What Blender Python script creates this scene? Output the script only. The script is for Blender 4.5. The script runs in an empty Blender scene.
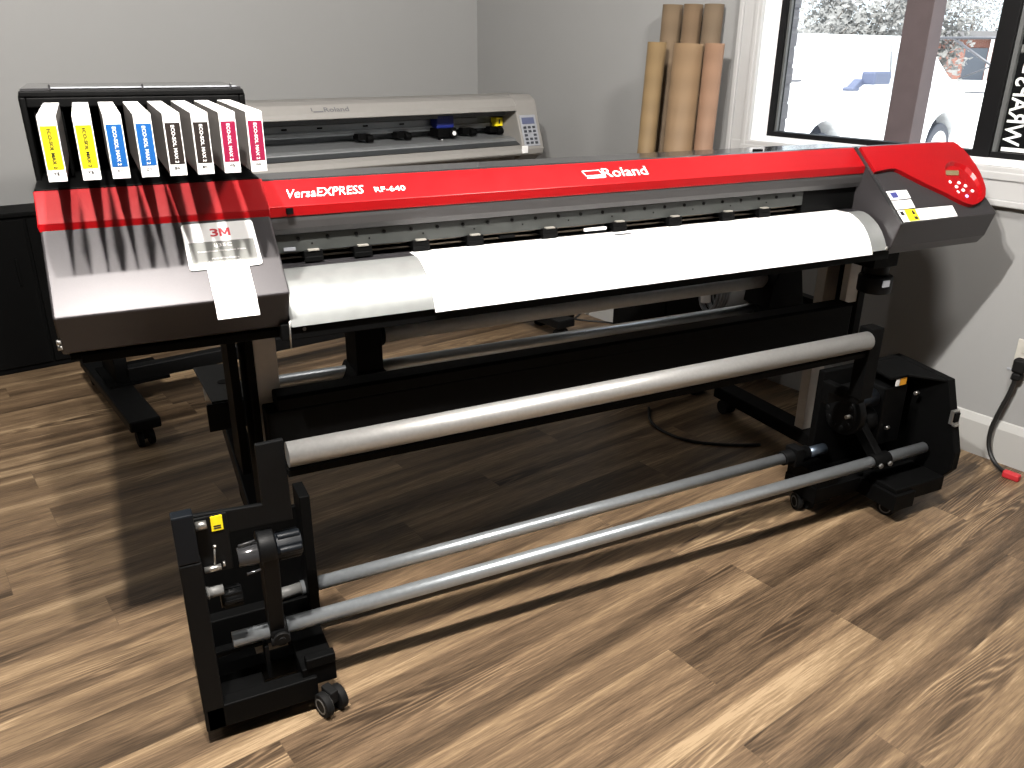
import bpy, bmesh, math, random
from mathutils import Vector, Matrix

random.seed(7)
scene = bpy.context.scene
COL = scene.collection
R = math.radians
PI = math.pi

# ------------------------------------------------------------------ room frame
# printer frame: X along the printer, Y away from the viewer, Z up.  The room is turned by 11 degrees.
ANG = R(11.1)
NR = Vector((math.cos(ANG), math.sin(ANG), 0))      # towards the window wall
DR = Vector((-math.sin(ANG), math.cos(ANG), 0))     # along the window wall, away from the viewer
PW = Vector((2.805, 1.525, 0))


def rm(p):
    return PW + NR * p[0] + DR * p[1] + Vector((0, 0, p[2]))


# ------------------------------------------------------------------ materials
MATS = {}


def nt(name):
    m = bpy.data.materials.new(name)
    m.use_nodes = True
    t = m.node_tree
    b = t.nodes['Principled BSDF']
    return m, t, b


def mat(name, col, rough=0.5, metal=0.0, var=0.06, scale=40, coat=0.0, spec=0.5, bump=0.0):
    """a principled surface with a fine procedural variation of tone and roughness"""
    if name in MATS:
        return MATS[name]
    m, t, b = nt(name)
    tc = t.nodes.new('ShaderNodeTexCoord')
    n = t.nodes.new('ShaderNodeTexNoise')
    n.inputs['Scale'].default_value = scale
    n.inputs['Detail'].default_value = 3
    t.links.new(tc.outputs['Object'], n.inputs['Vector'])
    r = t.nodes.new('ShaderNodeValToRGB')
    r.color_ramp.elements[0].position = 0.3
    r.color_ramp.elements[1].position = 0.7
    r.color_ramp.elements[0].color = [c * (1 - var) for c in col] + [1]
    r.color_ramp.elements[1].color = [min(1, c * (1 + var)) for c in col] + [1]
    t.links.new(n.outputs['Fac'], r.inputs['Fac'])
    t.links.new(r.outputs['Color'], b.inputs['Base Color'])
    mr = t.nodes.new('ShaderNodeMapRange')
    mr.inputs['To Min'].default_value = max(0.02, rough - 0.04)
    mr.inputs['To Max'].default_value = min(1, rough + 0.04)
    t.links.new(n.outputs['Fac'], mr.inputs['Value'])
    t.links.new(mr.outputs['Result'], b.inputs['Roughness'])
    b.inputs['Metallic'].default_value = metal
    b.inputs['Specular IOR Level'].default_value = spec
    b.inputs['Coat Weight'].default_value = coat
    if bump:
        bp = t.nodes.new('ShaderNodeBump')
        bp.inputs['Strength'].default_value = bump
        bp.inputs['Distance'].default_value = 0.002
        t.links.new(n.outputs['Fac'], bp.inputs['Height'])
        t.links.new(bp.outputs['Normal'], b.inputs['Normal'])
    MATS[name] = m
    return m


M_GRAPH = mat('graphite_paint', (0.04896, 0.04536, 0.04824), 0.38, 0.45, 0.04, 300)
M_HOOD = mat('grey_smoked_cover', (0.04752, 0.04608, 0.04752), 0.42, 0.1, 0.04, 60)
M_DECK = mat('dark_deck_plastic', (0.02592, 0.02592, 0.02736), 0.10)
M_RED = mat('red_gloss_plastic', (0.29, 0.0018, 0.0042), 0.34, 0.0, 0.03, 20, coat=0.0, spec=0.4)
M_REDIN = mat('red_recess_plastic', (0.3024, 0.0072, 0.01008), 0.4)
M_BLACK = mat('black_powder_coat', (0.001584, 0.001656, 0.001728), 0.6, spec=0.08)
M_BLACK2 = mat('black_satin_steel', (0.00324, 0.003456, 0.003744), 0.5, spec=0.15)
M_BLUEBLK = mat('blue_black_panel', (0.00432, 0.00576, 0.00792), 0.45, spec=0.2)
M_RUBBER = mat('black_rubber', (0.00432, 0.00432, 0.00432), 0.7, spec=0.2)
M_GREYRUB = mat('grey_wheel_rim', (0.1152, 0.1152, 0.1116), 0.5)
M_ALU = mat('brushed_aluminium', (0.44, 0.435, 0.425), 0.40, 0.70, 0.05, 120)
M_TUBE = mat('galvanised_tube', (0.41, 0.44, 0.465), 0.33, 0.72, 0.05, 90)
M_CORE = mat('grey_media_roll', (0.6048, 0.594, 0.576), 0.5)
M_STEEL = mat('zinc_steel', (0.4464, 0.4392, 0.4176), 0.3, 0.9)
M_APRON = mat('bare_metal_apron', (0.3312, 0.3456, 0.342), 0.36, 0.6, 0.05, 30)
M_PLATEN = mat('dark_platen', (0.0288, 0.02736, 0.03024), 0.4, 0.3)
M_RAIL = mat('grey_guide_rail', (0.04752, 0.05112, 0.04896), 0.45, 0.3)
M_PAPER = mat('white_vinyl', (0.90, 0.90, 0.90), 0.55, 0.0, 0.01, 4)
M_CREAM = mat('cream_leg_paint', (0.4464, 0.414, 0.3744), 0.5)
M_WHITE = mat('white_plastic', (0.84, 0.84, 0.84), 0.4, 0, 0.02)
M_INK = mat('white_lettering', (0.88, 0.86, 0.86), 0.5, 0, 0.01)
M_GREYINK = mat('grey_lettering', (0.1152, 0.1152, 0.1224), 0.5)
M_BLKINK = mat('black_lettering', (0.0144, 0.0144, 0.0144), 0.5)
M_REDINK = mat('red_lettering', (0.504, 0.0216, 0.036), 0.5)
M_BLUEINK = mat('blue_print', (0.0432, 0.0504, 0.2016), 0.5)
M_YELLOW = mat('yellow_label', (0.90, 0.72, 0.01), 0.5, 0, 0.02)
M_ORANGE = mat('orange_label', (0.612, 0.2736, 0.0216), 0.5)
M_CYELLOW = mat('yellow_ink_label', (0.5904, 0.504, 0.00288), 0.5, 0, 0.01)
M_CCYAN = mat('cyan_ink_label', (0.001, 0.075, 0.27), 0.5, 0, 0.01)
M_CBLACK = mat('black_ink_label', (0.01152, 0.0072, 0.00576), 0.5, 0, 0.01)
M_CMAG = mat('magenta_ink_label', (0.21, 0.0015, 0.034), 0.5, 0, 0.01)
M_CARTSIDE = mat('grey_cartridge_case', (0.144, 0.1332, 0.126), 0.5)
M_CARDGREY = mat('grey_card_print', (0.1944, 0.198, 0.1872), 0.45, 0, 0.02)
M_CUTTER = mat('warm_grey_cutter_shell', (0.2376, 0.229, 0.216), 0.5, 0, 0.02)
M_CUTBED = mat('cutter_bed_metal', (0.2592, 0.27, 0.2772), 0.4, 0.5)
M_CUTDARK = mat('cutter_dark_metal', (0.054, 0.0576, 0.0612), 0.45, 0.3)
M_BLUECAR = mat('blue_carriage', (0.00864, 0.018, 0.1584), 0.45)
M_KEYPAD = mat('keypad_grey', (0.288, 0.3024, 0.3312), 0.5)
M_LCD = mat('lcd_blue', (0.0936, 0.108, 0.1872), 0.3)
M_LCDG = mat('lcd_green', (0.1728, 0.1368, 0.072), 0.3)
M_KEY = mat('dark_key', (0.036, 0.0396, 0.0504), 0.5)
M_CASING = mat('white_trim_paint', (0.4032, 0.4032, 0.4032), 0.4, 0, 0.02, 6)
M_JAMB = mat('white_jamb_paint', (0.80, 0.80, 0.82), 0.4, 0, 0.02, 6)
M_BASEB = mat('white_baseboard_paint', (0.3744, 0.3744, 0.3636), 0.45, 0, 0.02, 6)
M_FRAME = mat('black_window_frame', (0.00216, 0.00216, 0.00252), 0.55, spec=0.15)
M_FRAMEG = mat('grey_window_stop', (0.072, 0.0756, 0.0756), 0.5)
M_SIGNBLK = mat('black_sign_film', (0.00216, 0.00216, 0.00252), 0.6, spec=0.1)
M_VAN = mat('white_van_paint', (0.85, 0.86, 0.88), 0.3, 0, 0.01, 3, coat=0.4)
M_VANGLASS = mat('glare_van_glass', (0.432, 0.4608, 0.4896), 0.2)  # sky reflection and haze painted into the pale glass colour
M_TYRE = mat('van_tyre', (0.036, 0.0396, 0.054), 0.6)
M_MIRROR = mat('van_mirror_plastic', (0.072, 0.0864, 0.144), 0.5)
M_WHEELWELL = mat('van_wheel_arch', (0.0432, 0.0504, 0.072), 0.7)
M_HUB = mat('van_hubcap', (0.54, 0.5472, 0.5616), 0.4, 0.2)
M_BARK = mat('tree_bark', (0.1152, 0.1008, 0.09), 0.8)


def leaf_material():
    m, t, b = nt('hazy_winter_foliage')
    t.nodes.remove(b)
    oi = t.nodes.new('ShaderNodeTexNoise')
    oi.inputs['Scale'].default_value = 1.2
    r = t.nodes.new('ShaderNodeValToRGB')
    r.color_ramp.elements[0].color = (0.20, 0.195, 0.19, 1)
    r.color_ramp.elements[1].color = (0.36, 0.355, 0.35, 1)
    t.links.new(oi.outputs['Fac'], r.inputs['Fac'])
    d = t.nodes.new('ShaderNodeBsdfDiffuse')
    tr = t.nodes.new('ShaderNodeBsdfTranslucent')
    mx = t.nodes.new('ShaderNodeMixShader')
    mx.inputs[0].default_value = 0.5
    for n in (d, tr):
        t.links.new(r.outputs['Color'], n.inputs['Color'])
    t.links.new(d.outputs[0], mx.inputs[1])
    t.links.new(tr.outputs[0], mx.inputs[2])
    t.links.new(mx.outputs[0], t.nodes['Material Output'].inputs[0])
    return m


M_LEAF = leaf_material()
M_GROUND = mat('pale_concrete_ground', (0.72, 0.71, 0.69), 0.8, 0, 0.04, 1.5)
M_DOORDK = mat('dark_door', (0.036, 0.0432, 0.0576), 0.5)
M_LAWN = mat('lawn_strip', (0.0576, 0.0864, 0.0288), 0.8)
M_POST = mat('white_porch_post', (0.576, 0.576, 0.5904), 0.5)
M_GATE = mat('grey_gate_steel', (0.1152, 0.1152, 0.1296), 0.5, 0.3)
M_CABLE = mat('black_cable', (0.00576, 0.00576, 0.00576), 0.5)
M_REDPLUG = mat('red_plug', (0.468, 0.0216, 0.0288), 0.5)
M_COIL = mat('clear_cable_coil', (0.216, 0.2232, 0.2376), 0.4)


def wall_paint(name, col):
    m, t, b = nt(name)
    tc = t.nodes.new('ShaderNodeTexCoord')
    n = t.nodes.new('ShaderNodeTexNoise')
    n.inputs['Scale'].default_value = 140
    n.inputs['Detail'].default_value = 4
    t.links.new(tc.outputs['Object'], n.inputs['Vector'])
    n2 = t.nodes.new('ShaderNodeTexNoise')
    n2.inputs['Scale'].default_value = 1.3
    t.links.new(tc.outputs['Object'], n2.inputs['Vector'])
    r = t.nodes.new('ShaderNodeValToRGB')
    r.color_ramp.elements[0].color = [c * 0.97 for c in col] + [1]
    r.color_ramp.elements[1].color = [c * 1.03 for c in col] + [1]
    t.links.new(n2.outputs['Fac'], r.inputs['Fac'])
    t.links.new(r.outputs['Color'], b.inputs['Base Color'])
    b.inputs['Roughness'].default_value = 0.6
    b.inputs['Specular IOR Level'].default_value = 0.3
    bp = t.nodes.new('ShaderNodeBump')
    bp.inputs['Strength'].default_value = 0.08
    bp.inputs['Distance'].default_value = 0.002
    t.links.new(n.outputs['Fac'], bp.inputs['Height'])
    t.links.new(bp.outputs['Normal'], b.inputs['Normal'])
    return m


M_WALL = wall_paint('grey_wall_paint', (0.2772, 0.2794, 0.2779))
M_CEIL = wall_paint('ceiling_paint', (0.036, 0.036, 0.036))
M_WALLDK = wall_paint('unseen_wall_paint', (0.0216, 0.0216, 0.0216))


def floor_material():
    """vinyl oak planks: rows along the room's cross direction, staggered joints, cathedral grain"""
    m, t, b = nt('oak_plank_floor')
    N = t.nodes.new
    L = t.links.new

    def math_(op, a, bb=None, c=None):
        n = N('ShaderNodeMath')
        n.operation = op
        for i, v in enumerate((a, bb, c)):
            if v is None:
                continue
            if isinstance(v, (int, float)):
                n.inputs[i].default_value = v
            else:
                L(v, n.inputs[i])
        return n.outputs[0]

    tc = N('ShaderNodeTexCoord')
    sep = N('ShaderNodeSeparateXYZ')
    L(tc.outputs['Object'], sep.inputs[0])
    X, Y = sep.outputs['X'], sep.outputs['Y']
    ca, sa = math.cos(ANG), math.sin(ANG)
    U = math_('ADD', math_('MULTIPLY', X, ca), math_('MULTIPLY', Y, sa))
    V = math_('SUBTRACT', math_('MULTIPLY', Y, ca), math_('MULTIPLY', X, sa))
    PWD, PLN = 0.152, 1.22
    vr = math_('DIVIDE', V, PWD)
    row = math_('FLOOR', vr)
    w1 = N('ShaderNodeTexWhiteNoise')
    w1.noise_dimensions = '1D'
    L(row, w1.inputs['W'])
    u2 = math_('ADD', math_('DIVIDE', U, PLN), w1.outputs['Value'])
    colm = math_('FLOOR', u2)
    cid = N('ShaderNodeCombineXYZ')
    L(row, cid.inputs[0])
    L(colm, cid.inputs[1])
    w2 = N('ShaderNodeTexWhiteNoise')
    w2.noise_dimensions = '3D'
    L(cid.outputs[0], w2.inputs['Vector'])
    rnd = w2.outputs['Value']
    rs = N('ShaderNodeSeparateColor')
    L(w2.outputs['Color'], rs.inputs[0])
    # grain space: stretched along the plank, shifted per plank
    gx = math_('ADD', math_('MULTIPLY', U, 1.0), math_('MULTIPLY', rs.outputs[0], 37.0))
    gy = math_('ADD', V, math_('MULTIPLY', rs.outputs[1], 23.0))

    def vec(sx, sy):
        c = N('ShaderNodeCombineXYZ')
        L(math_('MULTIPLY', gx, sx), c.inputs[0])
        L(math_('MULTIPLY', gy, sy), c.inputs[1])
        return c.outputs[0]

    n1 = N('ShaderNodeTexNoise')          # broad light / dark streaks
    n1.inputs['Scale'].default_value = 1
    n1.inputs['Detail'].default_value = 3
    n1.inputs['Distortion'].default_value = 0.5
    L(vec(0.75, 14.0), n1.inputs['Vector'])
    n2 = N('ShaderNodeTexNoise')          # fine fibres
    n2.inputs['Scale'].default_value = 1
    n2.inputs['Detail'].default_value = 5
    n2.inputs['Roughness'].default_value = 0.65
    L(vec(11.0, 210.0), n2.inputs['Vector'])
    n3 = N('ShaderNodeTexNoise')          # cathedral figure = contour lines of a stretched noise
    n3.inputs['Scale'].default_value = 1
    n3.inputs['Detail'].default_value = 1.5
    L(vec(0.75, 9.5), n3.inputs['Vector'])
    ring = math_('ADD', math_('MULTIPLY', math_('SINE', math_('MULTIPLY', n3.outputs['Fac'], 165.0)), 0.5), 0.5)
    n4 = N('ShaderNodeTexNoise')          # where the figure shows
    n4.inputs['Scale'].default_value = 1
    n4.inputs['Detail'].default_value = 1
    L(vec(1.3, 5.0), n4.inputs['Vector'])
    mk = N('ShaderNodeMapRange')
    mk.inputs['From Min'].default_value = 0.56
    mk.inputs['From Max'].default_value = 0.70
    L(n4.outputs['Fac'], mk.inputs['Value'])
    fig = math_('MULTIPLY', ring, mk.outputs['Result'])
    # tone
    tone = math_('ADD', math_('MULTIPLY', math_('SUBTRACT', n1.outputs['Fac'], 0.5), 1.95),
                 math_('MULTIPLY', math_('SUBTRACT', n2.outputs['Fac'], 0.5), 1.25))
    tone = math_('ADD', tone, math_('MULTIPLY', math_('SUBTRACT', rnd, 0.5), 0.34))
    lines = math_('POWER', ring, 2.2)
    tone = math_('ADD', tone, math_('MULTIPLY', mk.outputs['Result'], math_('SUBTRACT', math_('MULTIPLY', lines, 0.50), 0.25)))
    tone = math_('ADD', tone, 0.54)
    rp = N('ShaderNodeValToRGB')
    e = rp.color_ramp.elements
    e[0].position = 0.0
    e[0].color = (0.0353, 0.0223, 0.0130, 1)
    e[1].position = 1.0
    e[1].color = (0.3514, 0.2527, 0.1519, 1)
    for p, c in ((0.25, (0.0749, 0.0490, 0.0288, 1)), (0.5, (0.1361, 0.0893, 0.0526, 1)), (0.75, (0.2131, 0.1447, 0.0828, 1))):
        x = e.new(p)
        x.color = c
    L(tone, rp.inputs['Fac'])
    # joints
    fv = math_('FRACT', vr)
    fu = math_('FRACT', u2)
    jv = math_('LESS_THAN', math_('MINIMUM', fv, math_('SUBTRACT', 1.0, fv)), 0.006)
    ju = math_('LESS_THAN', math_('MINIMUM', fu, math_('SUBTRACT', 1.0, fu)), 0.0009)
    j = math_('MAXIMUM', jv, ju)
    mx = N('ShaderNodeMix')
    mx.data_type = 'RGBA'
    mx.inputs[7].default_value = (0.10, 0.066, 0.038, 1)
    L(math_('MULTIPLY', j, 0.55), mx.inputs[0])
    L(rp.outputs['Color'], mx.inputs[6])
    L(mx.outputs[2], b.inputs['Base Color'])
    b.inputs['Roughness'].default_value = 0.42
    b.inputs['Specular IOR Level'].default_value = 0.35
    bp = N('ShaderNodeBump')
    bp.inputs['Strength'].default_value = 0.25
    bp.inputs['Distance'].default_value = 0.0015
    L(math_('SUBTRACT', tone, j), bp.inputs['Height'])
    L(bp.outputs['Normal'], b.inputs['Normal'])
    return m


M_FLOOR = floor_material()


def brick_material(name, c1, c2, mortar, scale):
    m, t, b = nt(name)
    tc = t.nodes.new('ShaderNodeTexCoord')
    mp = t.nodes.new('ShaderNodeMapping')
    mp.inputs['Rotation'].default_value = (R(90), 0, 0)
    t.links.new(tc.outputs['Object'], mp.inputs['Vector'])
    br = t.nodes.new('ShaderNodeTexBrick')
    br.inputs['Color1'].default_value = (*c1, 1)
    br.inputs['Color2'].default_value = (*c2, 1)
    br.inputs['Mortar'].default_value = (*mortar, 1)
    br.inputs['Scale'].default_value = scale
    br.inputs['Mortar Size'].default_value = 0.02
    t.links.new(mp.outputs['Vector'], br.inputs['Vector'])
    t.links.new(br.outputs['Color'], b.inputs['Base Color'])
    b.inputs['Roughness'].default_value = 0.85
    return m


M_BRICKWALL = brick_material('backlit_brick', (0.165, 0.16, 0.18), (0.18, 0.175, 0.19), (0.20, 0.195, 0.21), 4.4)  # backlit shade is put into the grey brick colour
M_BRICKHOUSE = brick_material('red_brick', (0.15, 0.055, 0.04), (0.19, 0.075, 0.055), (0.2, 0.15, 0.13), 3.0)
M_PILLAR = mat('mauve_brown_post', (0.1116, 0.0756, 0.0756), 0.7, 0, 0.10, 12)
M_PILLAR2 = mat('mauve_brown_post_edge', (0.1368, 0.09, 0.0864), 0.7, 0, 0.10, 12)


def kraft(name, col):
    """spiral wound cardboard: faint helical bands"""
    m, t, b = nt(name)
    tc = t.nodes.new('ShaderNodeTexCoord')
    w = t.nodes.new('ShaderNodeTexWave')
    w.inputs['Scale'].default_value = 3.0
    w.inputs['Distortion'].default_value = 1.0
    w.bands_direction = 'Z'
    t.links.new(tc.outputs['Object'], w.inputs['Vector'])
    r = t.nodes.new('ShaderNodeValToRGB')
    r.color_ramp.elements[0].color = [c * 0.93 for c in col] + [1]
    r.color_ramp.elements[1].color = [c * 1.05 for c in col] + [1]
    t.links.new(w.outputs['Fac'], r.inputs['Fac'])
    t.links.new(r.outputs['Color'], b.inputs['Base Color'])
    b.inputs['Roughness'].default_value = 0.7
    return m


def glass_material():
    m, t, b = nt('clear_window_glass')
    t.nodes.remove(b)
    tr = t.nodes.new('ShaderNodeBsdfTransparent')
    tr.inputs['Color'].default_value = (0.97, 0.985, 0.98, 1)
    gl = t.nodes.new('ShaderNodeBsdfGlossy')
    gl.inputs['Roughness'].default_value = 0.02
    fr = t.nodes.new('ShaderNodeFresnel')
    fr.inputs['IOR'].default_value = 1.12
    mx = t.nodes.new('ShaderNodeMixShader')
    t.links.new(fr.outputs[0], mx.inputs[0])
    t.links.new(tr.outputs[0], mx.inputs[1])
    t.links.new(gl.outputs[0], mx.inputs[2])
    t.links.new(mx.outputs[0], t.nodes['Material Output'].inputs[0])
    return m


M_GLASS = glass_material()


def led_material(name, col, e):
    m, t, b = nt(name)
    b.inputs['Base Color'].default_value = (*col, 1)
    b.inputs['Emission Color'].default_value = (*col, 1)
    b.inputs['Emission Strength'].default_value = e
    return m


M_LED = led_material('lit_button', (1.0, 0.80, 0.80), 0.8)
M_LEDBLUE = led_material('lit_power_button', (0.55, 0.5, 1.0), 1.0)


# ------------------------------------------------------------------ mesh builder
class MB:
    def __init__(self, xf=None):
        self.v = []
        self.f = []
        self.mi = []
        self.sm = []
        self.cur = 0
        self.xf = xf

    def add(self, vs, fs, smooth=False):
        b = len(self.v)
        self.v += [Vector(p) for p in vs]
        for f in fs:
            self.f.append([b + i for i in f])
            self.mi.append(self.cur)
            self.sm.append(smooth)

    def box(self, x0, x1, y0, y1, z0, z1):
        vs = [(x, y, z) for x in (x0, x1) for y in (y0, y1) for z in (z0, z1)]
        self.add(vs, [(0, 1, 3, 2), (4, 6, 7, 5), (0, 4, 5, 1), (2, 3, 7, 6), (0, 2, 6, 4), (1, 5, 7, 3)])
        return self

    def prism(self, poly, vec):
        """closed polygon (3d points) pushed along vec"""
        n = len(poly)
        vec = Vector(vec)
        vs = [Vector(p) for p in poly] + [Vector(p) + vec for p in poly]
        fs = [list(range(n))[::-1], list(range(n, 2 * n))]
        for i in range(n):
            j = (i + 1) % n
            fs.append((i, j, n + j, n + i))
        self.add(vs, fs)
        return self

    def ext_x(self, prof, x0, x1):
        return self.prism([(x0, y, z) for y, z in prof], (x1 - x0, 0, 0))

    def sheet_x(self, line, x0, x1, th=0.002, smooth=True):
        """open line in YZ extruded along X with a thickness"""
        pts = [Vector((0, y, z)) for y, z in line]
        off = []
        for i, p in enumerate(pts):
            a = pts[max(0, i - 1)]
            c = pts[min(len(pts) - 1, i + 1)]
            d = (c - a).normalized()
            off.append(p + Vector((0, -d.z, d.y)) * th)
        prof = [(p.y, p.z) for p in pts] + [(p.y, p.z) for p in reversed(off)]
        self.prism([(x0, y, z) for y, z in prof], (x1 - x0, 0, 0))
        return self

    def tube(self, p0, p1, r, seg=24, r1=None, rin=None):
        p0, p1 = Vector(p0), Vector(p1)
        r1 = r if r1 is None else r1
        d = (p1 - p0).normalized()
        a = d.orthogonal().normalized()
        c = d.cross(a)
        vs = []
        for k in range(seg):
            t = 2 * PI * k / seg
            o = a * math.cos(t) + c * math.sin(t)
            vs += [p0 + o * r, p1 + o * r1]
        side = [(2 * k, 2 * ((k + 1) % seg), 2 * ((k + 1) % seg) + 1, 2 * k + 1) for k in range(seg)]
        self.add(vs, side, True)
        if rin:
            vi = []
            for k in range(seg):
                t = 2 * PI * k / seg
                o = a * math.cos(t) + c * math.sin(t)
                vi += [p0 + o * rin, p1 + o * rin]
            self.add(vi, [(2 * k + 1, 2 * ((k + 1) % seg) + 1, 2 * ((k + 1) % seg), 2 * k) for k in range(seg)], True)
            for e in (0, 1):
                ring = []
                for k in range(seg):
                    ring += [vs[2 * k + e], vi[2 * k + e]]
                fs = [(2 * k, 2 * k + 1, 2 * ((k + 1) % seg) + 1, 2 * ((k + 1) % seg)) for k in range(seg)]
                if e:
                    fs = [f[::-1] for f in fs]
                self.add(ring, fs)
        else:
            self.add([vs[2 * k] for k in range(seg)], [list(range(seg))[::-1]])
            self.add([vs[2 * k + 1] for k in range(seg)], [list(range(seg))])
        return self

    def sweep(self, pts, r, seg=10):
        pts = [Vector(p) for p in pts]
        # smooth the polyline
        for _ in range(2):
            q = [pts[0]]
            for i in range(len(pts) - 1):
                q += [pts[i] * 0.75 + pts[i + 1] * 0.25, pts[i] * 0.25 + pts[i + 1] * 0.75]
            q.append(pts[-1])
            pts = q
        a = None
        rings = []
        for i, p in enumerate(pts):
            d = (pts[min(i + 1, len(pts) - 1)] - pts[max(i - 1, 0)]).normalized()
            a = d.orthogonal().normalized() if a is None else (a - d * a.dot(d)).normalized()
            c = d.cross(a)
            rings.append([p + (a * math.cos(2 * PI * k / seg) + c * math.sin(2 * PI * k / seg)) * r for k in range(seg)])
        vs = [v for rg in rings for v in rg]
        fs = []
        for i in range(len(rings) - 1):
            for k in range(seg):
                k2 = (k + 1) % seg
                fs.append((i * seg + k, i * seg + k2, (i + 1) * seg + k2, (i + 1) * seg + k))
        self.add(vs, fs, True)
        self.add(rings[0], [list(range(seg))[::-1]])
        self.add(rings[-1], [list(range(seg))])
        return self

    def ball(self, c, r, seg=12, ring=8, sc=(1, 1, 1)):
        c = Vector(c)
        vs = []
        for i in range(ring + 1):
            ph = PI * i / ring
            for k in range(seg):
                th = 2 * PI * k / seg
                vs.append(c + Vector((r * sc[0] * math.sin(ph) * math.cos(th), r * sc[1] * math.sin(ph) * math.sin(th), r * sc[2] * math.cos(ph))))
        fs = []
        for i in range(ring):
            for k in range(seg):
                k2 = (k + 1) % seg
                fs.append((i * seg + k, (i + 1) * seg + k, (i + 1) * seg + k2, i * seg + k2))
        self.add(vs, fs, True)
        return self

    def build(self, name, mats, parent=None, bevel=0.0, origin=None, seg=2, smooth=0):
        vs = [Vector(p) for p in self.v]
        if self.xf:
            vs = [Vector(self.xf(p)) for p in vs]
        if parent is not None:
            o = WORLD[parent.name]
        elif origin is not None:
            o = Vector(origin)
        else:
            xs, ys, zs = [p.x for p in vs], [p.y for p in vs], [p.z for p in vs]
            o = Vector(((min(xs) + max(xs)) / 2, (min(ys) + max(ys)) / 2, min(zs)))
        me = bpy.data.meshes.new(name)
        me.from_pydata([p - o for p in vs], [], self.f)
        if not isinstance(mats, (list, tuple)):
            mats = [mats]
        for m in mats:
            me.materials.append(m)
        for p, mi, sm in zip(me.polygons, self.mi, self.sm):
            p.material_index = mi
            p.use_smooth = sm
        bm = bmesh.new()
        bm.from_mesh(me)
        bmesh.ops.remove_doubles(bm, verts=bm.verts, dist=1e-6)
        bmesh.ops.recalc_face_normals(bm, faces=bm.faces)
        bm.to_mesh(me)
        bm.free()
        if smooth:
            me.shade_smooth()
            me.set_sharp_from_angle(angle=R(smooth))
        ob = bpy.data.objects.new(name, me)
        COL.objects.link(ob)
        if parent is not None:
            ob.parent = parent
            WORLD[ob.name] = o
        else:
            ob.location = o
            WORLD[ob.name] = o
        if bevel:
            bv = ob.modifiers.new('edge', 'BEVEL')
            bv.width = bevel
            bv.segments = seg
            bv.limit_method = 'ANGLE'
            bv.angle_limit = R(35)
            bv.harden_normals = False
        return ob


WORLD = {}


def thing(name, loc, label, cat, group=None):
    e = bpy.data.objects.new(name, None)
    e.empty_display_size = 0.1
    COL.objects.link(e)
    e.location = loc
    WORLD[e.name] = Vector(loc)
    return tag(e, label, cat, group)


def tag(o, label, cat, group=None, kind=None):
    o['label'] = label
    o['category'] = cat
    if group:
        o['group'] = group
    if kind:
        o['kind'] = kind
    return o


def struct(o, label=None):
    o['kind'] = 'structure'
    if label:
        o['label'] = label
    return o


def lettering(name, body, origin, xdir, ydir, height, mat_, parent, width=None, bold=0.0, shear=0.0, th=0.0006, spacing=1.0, align='LEFT'):
    """text laid on a surface as thin real letters: xdir = reading direction, ydir = letter up"""
    cu = bpy.data.curves.new(name + '_c', 'FONT')
    cu.body = body
    cu.size = 1.0
    cu.shear = shear
    cu.offset = bold
    cu.extrude = 0.001
    cu.space_character = spacing
    cu.resolution_u = 3
    tmp = bpy.data.objects.new(name + '_t', cu)
    COL.objects.link(tmp)
    bpy.context.view_layer.update()
    dg = bpy.context.evaluated_depsgraph_get()
    me = bpy.data.meshes.new_from_object(tmp.evaluated_get(dg))
    bpy.data.objects.remove(tmp)
    bpy.data.curves.remove(cu)
    xs = [v.co.x for v in me.vertices]
    ys = [v.co.y for v in me.vertices]
    x0, x1, y0, y1 = min(xs), max(xs), min(ys), max(ys)
    sy = height / (y1 - y0)
    sx = sy if width is None else width / (x1 - x0)
    xd, yd = Vector(xdir).normalized(), Vector(ydir).normalized()
    nd = xd.cross(yd).normalized()
    o = WORLD[parent.name]
    sh = 0.0 if align == 'LEFT' else (x0 + x1) / 2 - x0
    for v in me.vertices:
        p = Vector(origin) + xd * ((v.co.x - x0 - sh) * sx) + yd * ((v.co.y - y0) * sy) + nd * (th if v.co.z > 0 else 0.0)
        v.co = p - o
    me.materials.clear()
    me.materials.append(mat_)
    for p in me.polygons:
        p.material_index = 0
    bm = bmesh.new()
    bm.from_mesh(me)
    bmesh.ops.remove_doubles(bm, verts=bm.verts, dist=1e-7)
    bmesh.ops.recalc_face_normals(bm, faces=bm.faces)
    bm.to_mesh(me)
    bm.free()
    ob = bpy.data.objects.new(name, me)
    COL.objects.link(ob)
    ob.parent = parent
    WORLD[ob.name] = o
    return ob


# plane helper: a point (x, t) on a sloping face running along X, t measured up the slope
class Slope:
    def __init__(s, a, b):
        s.a = Vector((0, *a))
        d = Vector((0, *b)) - s.a
        s.L = d.length
        s.d = d.normalized()
        s.n = Vector((0, -s.d.z, s.d.y))

    def p(s, x, t, h=0.0):
        return Vector((x, 0, 0)) + s.a + s.d * t + s.n * h

    def plate(s, mb, pts, h0, h1):
        """polygon in (x,t) raised from h0 to h1 above the slope"""
        mb.prism([s.p(x, t, h0) for x, t in pts], s.n * (h1 - h0))


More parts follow.
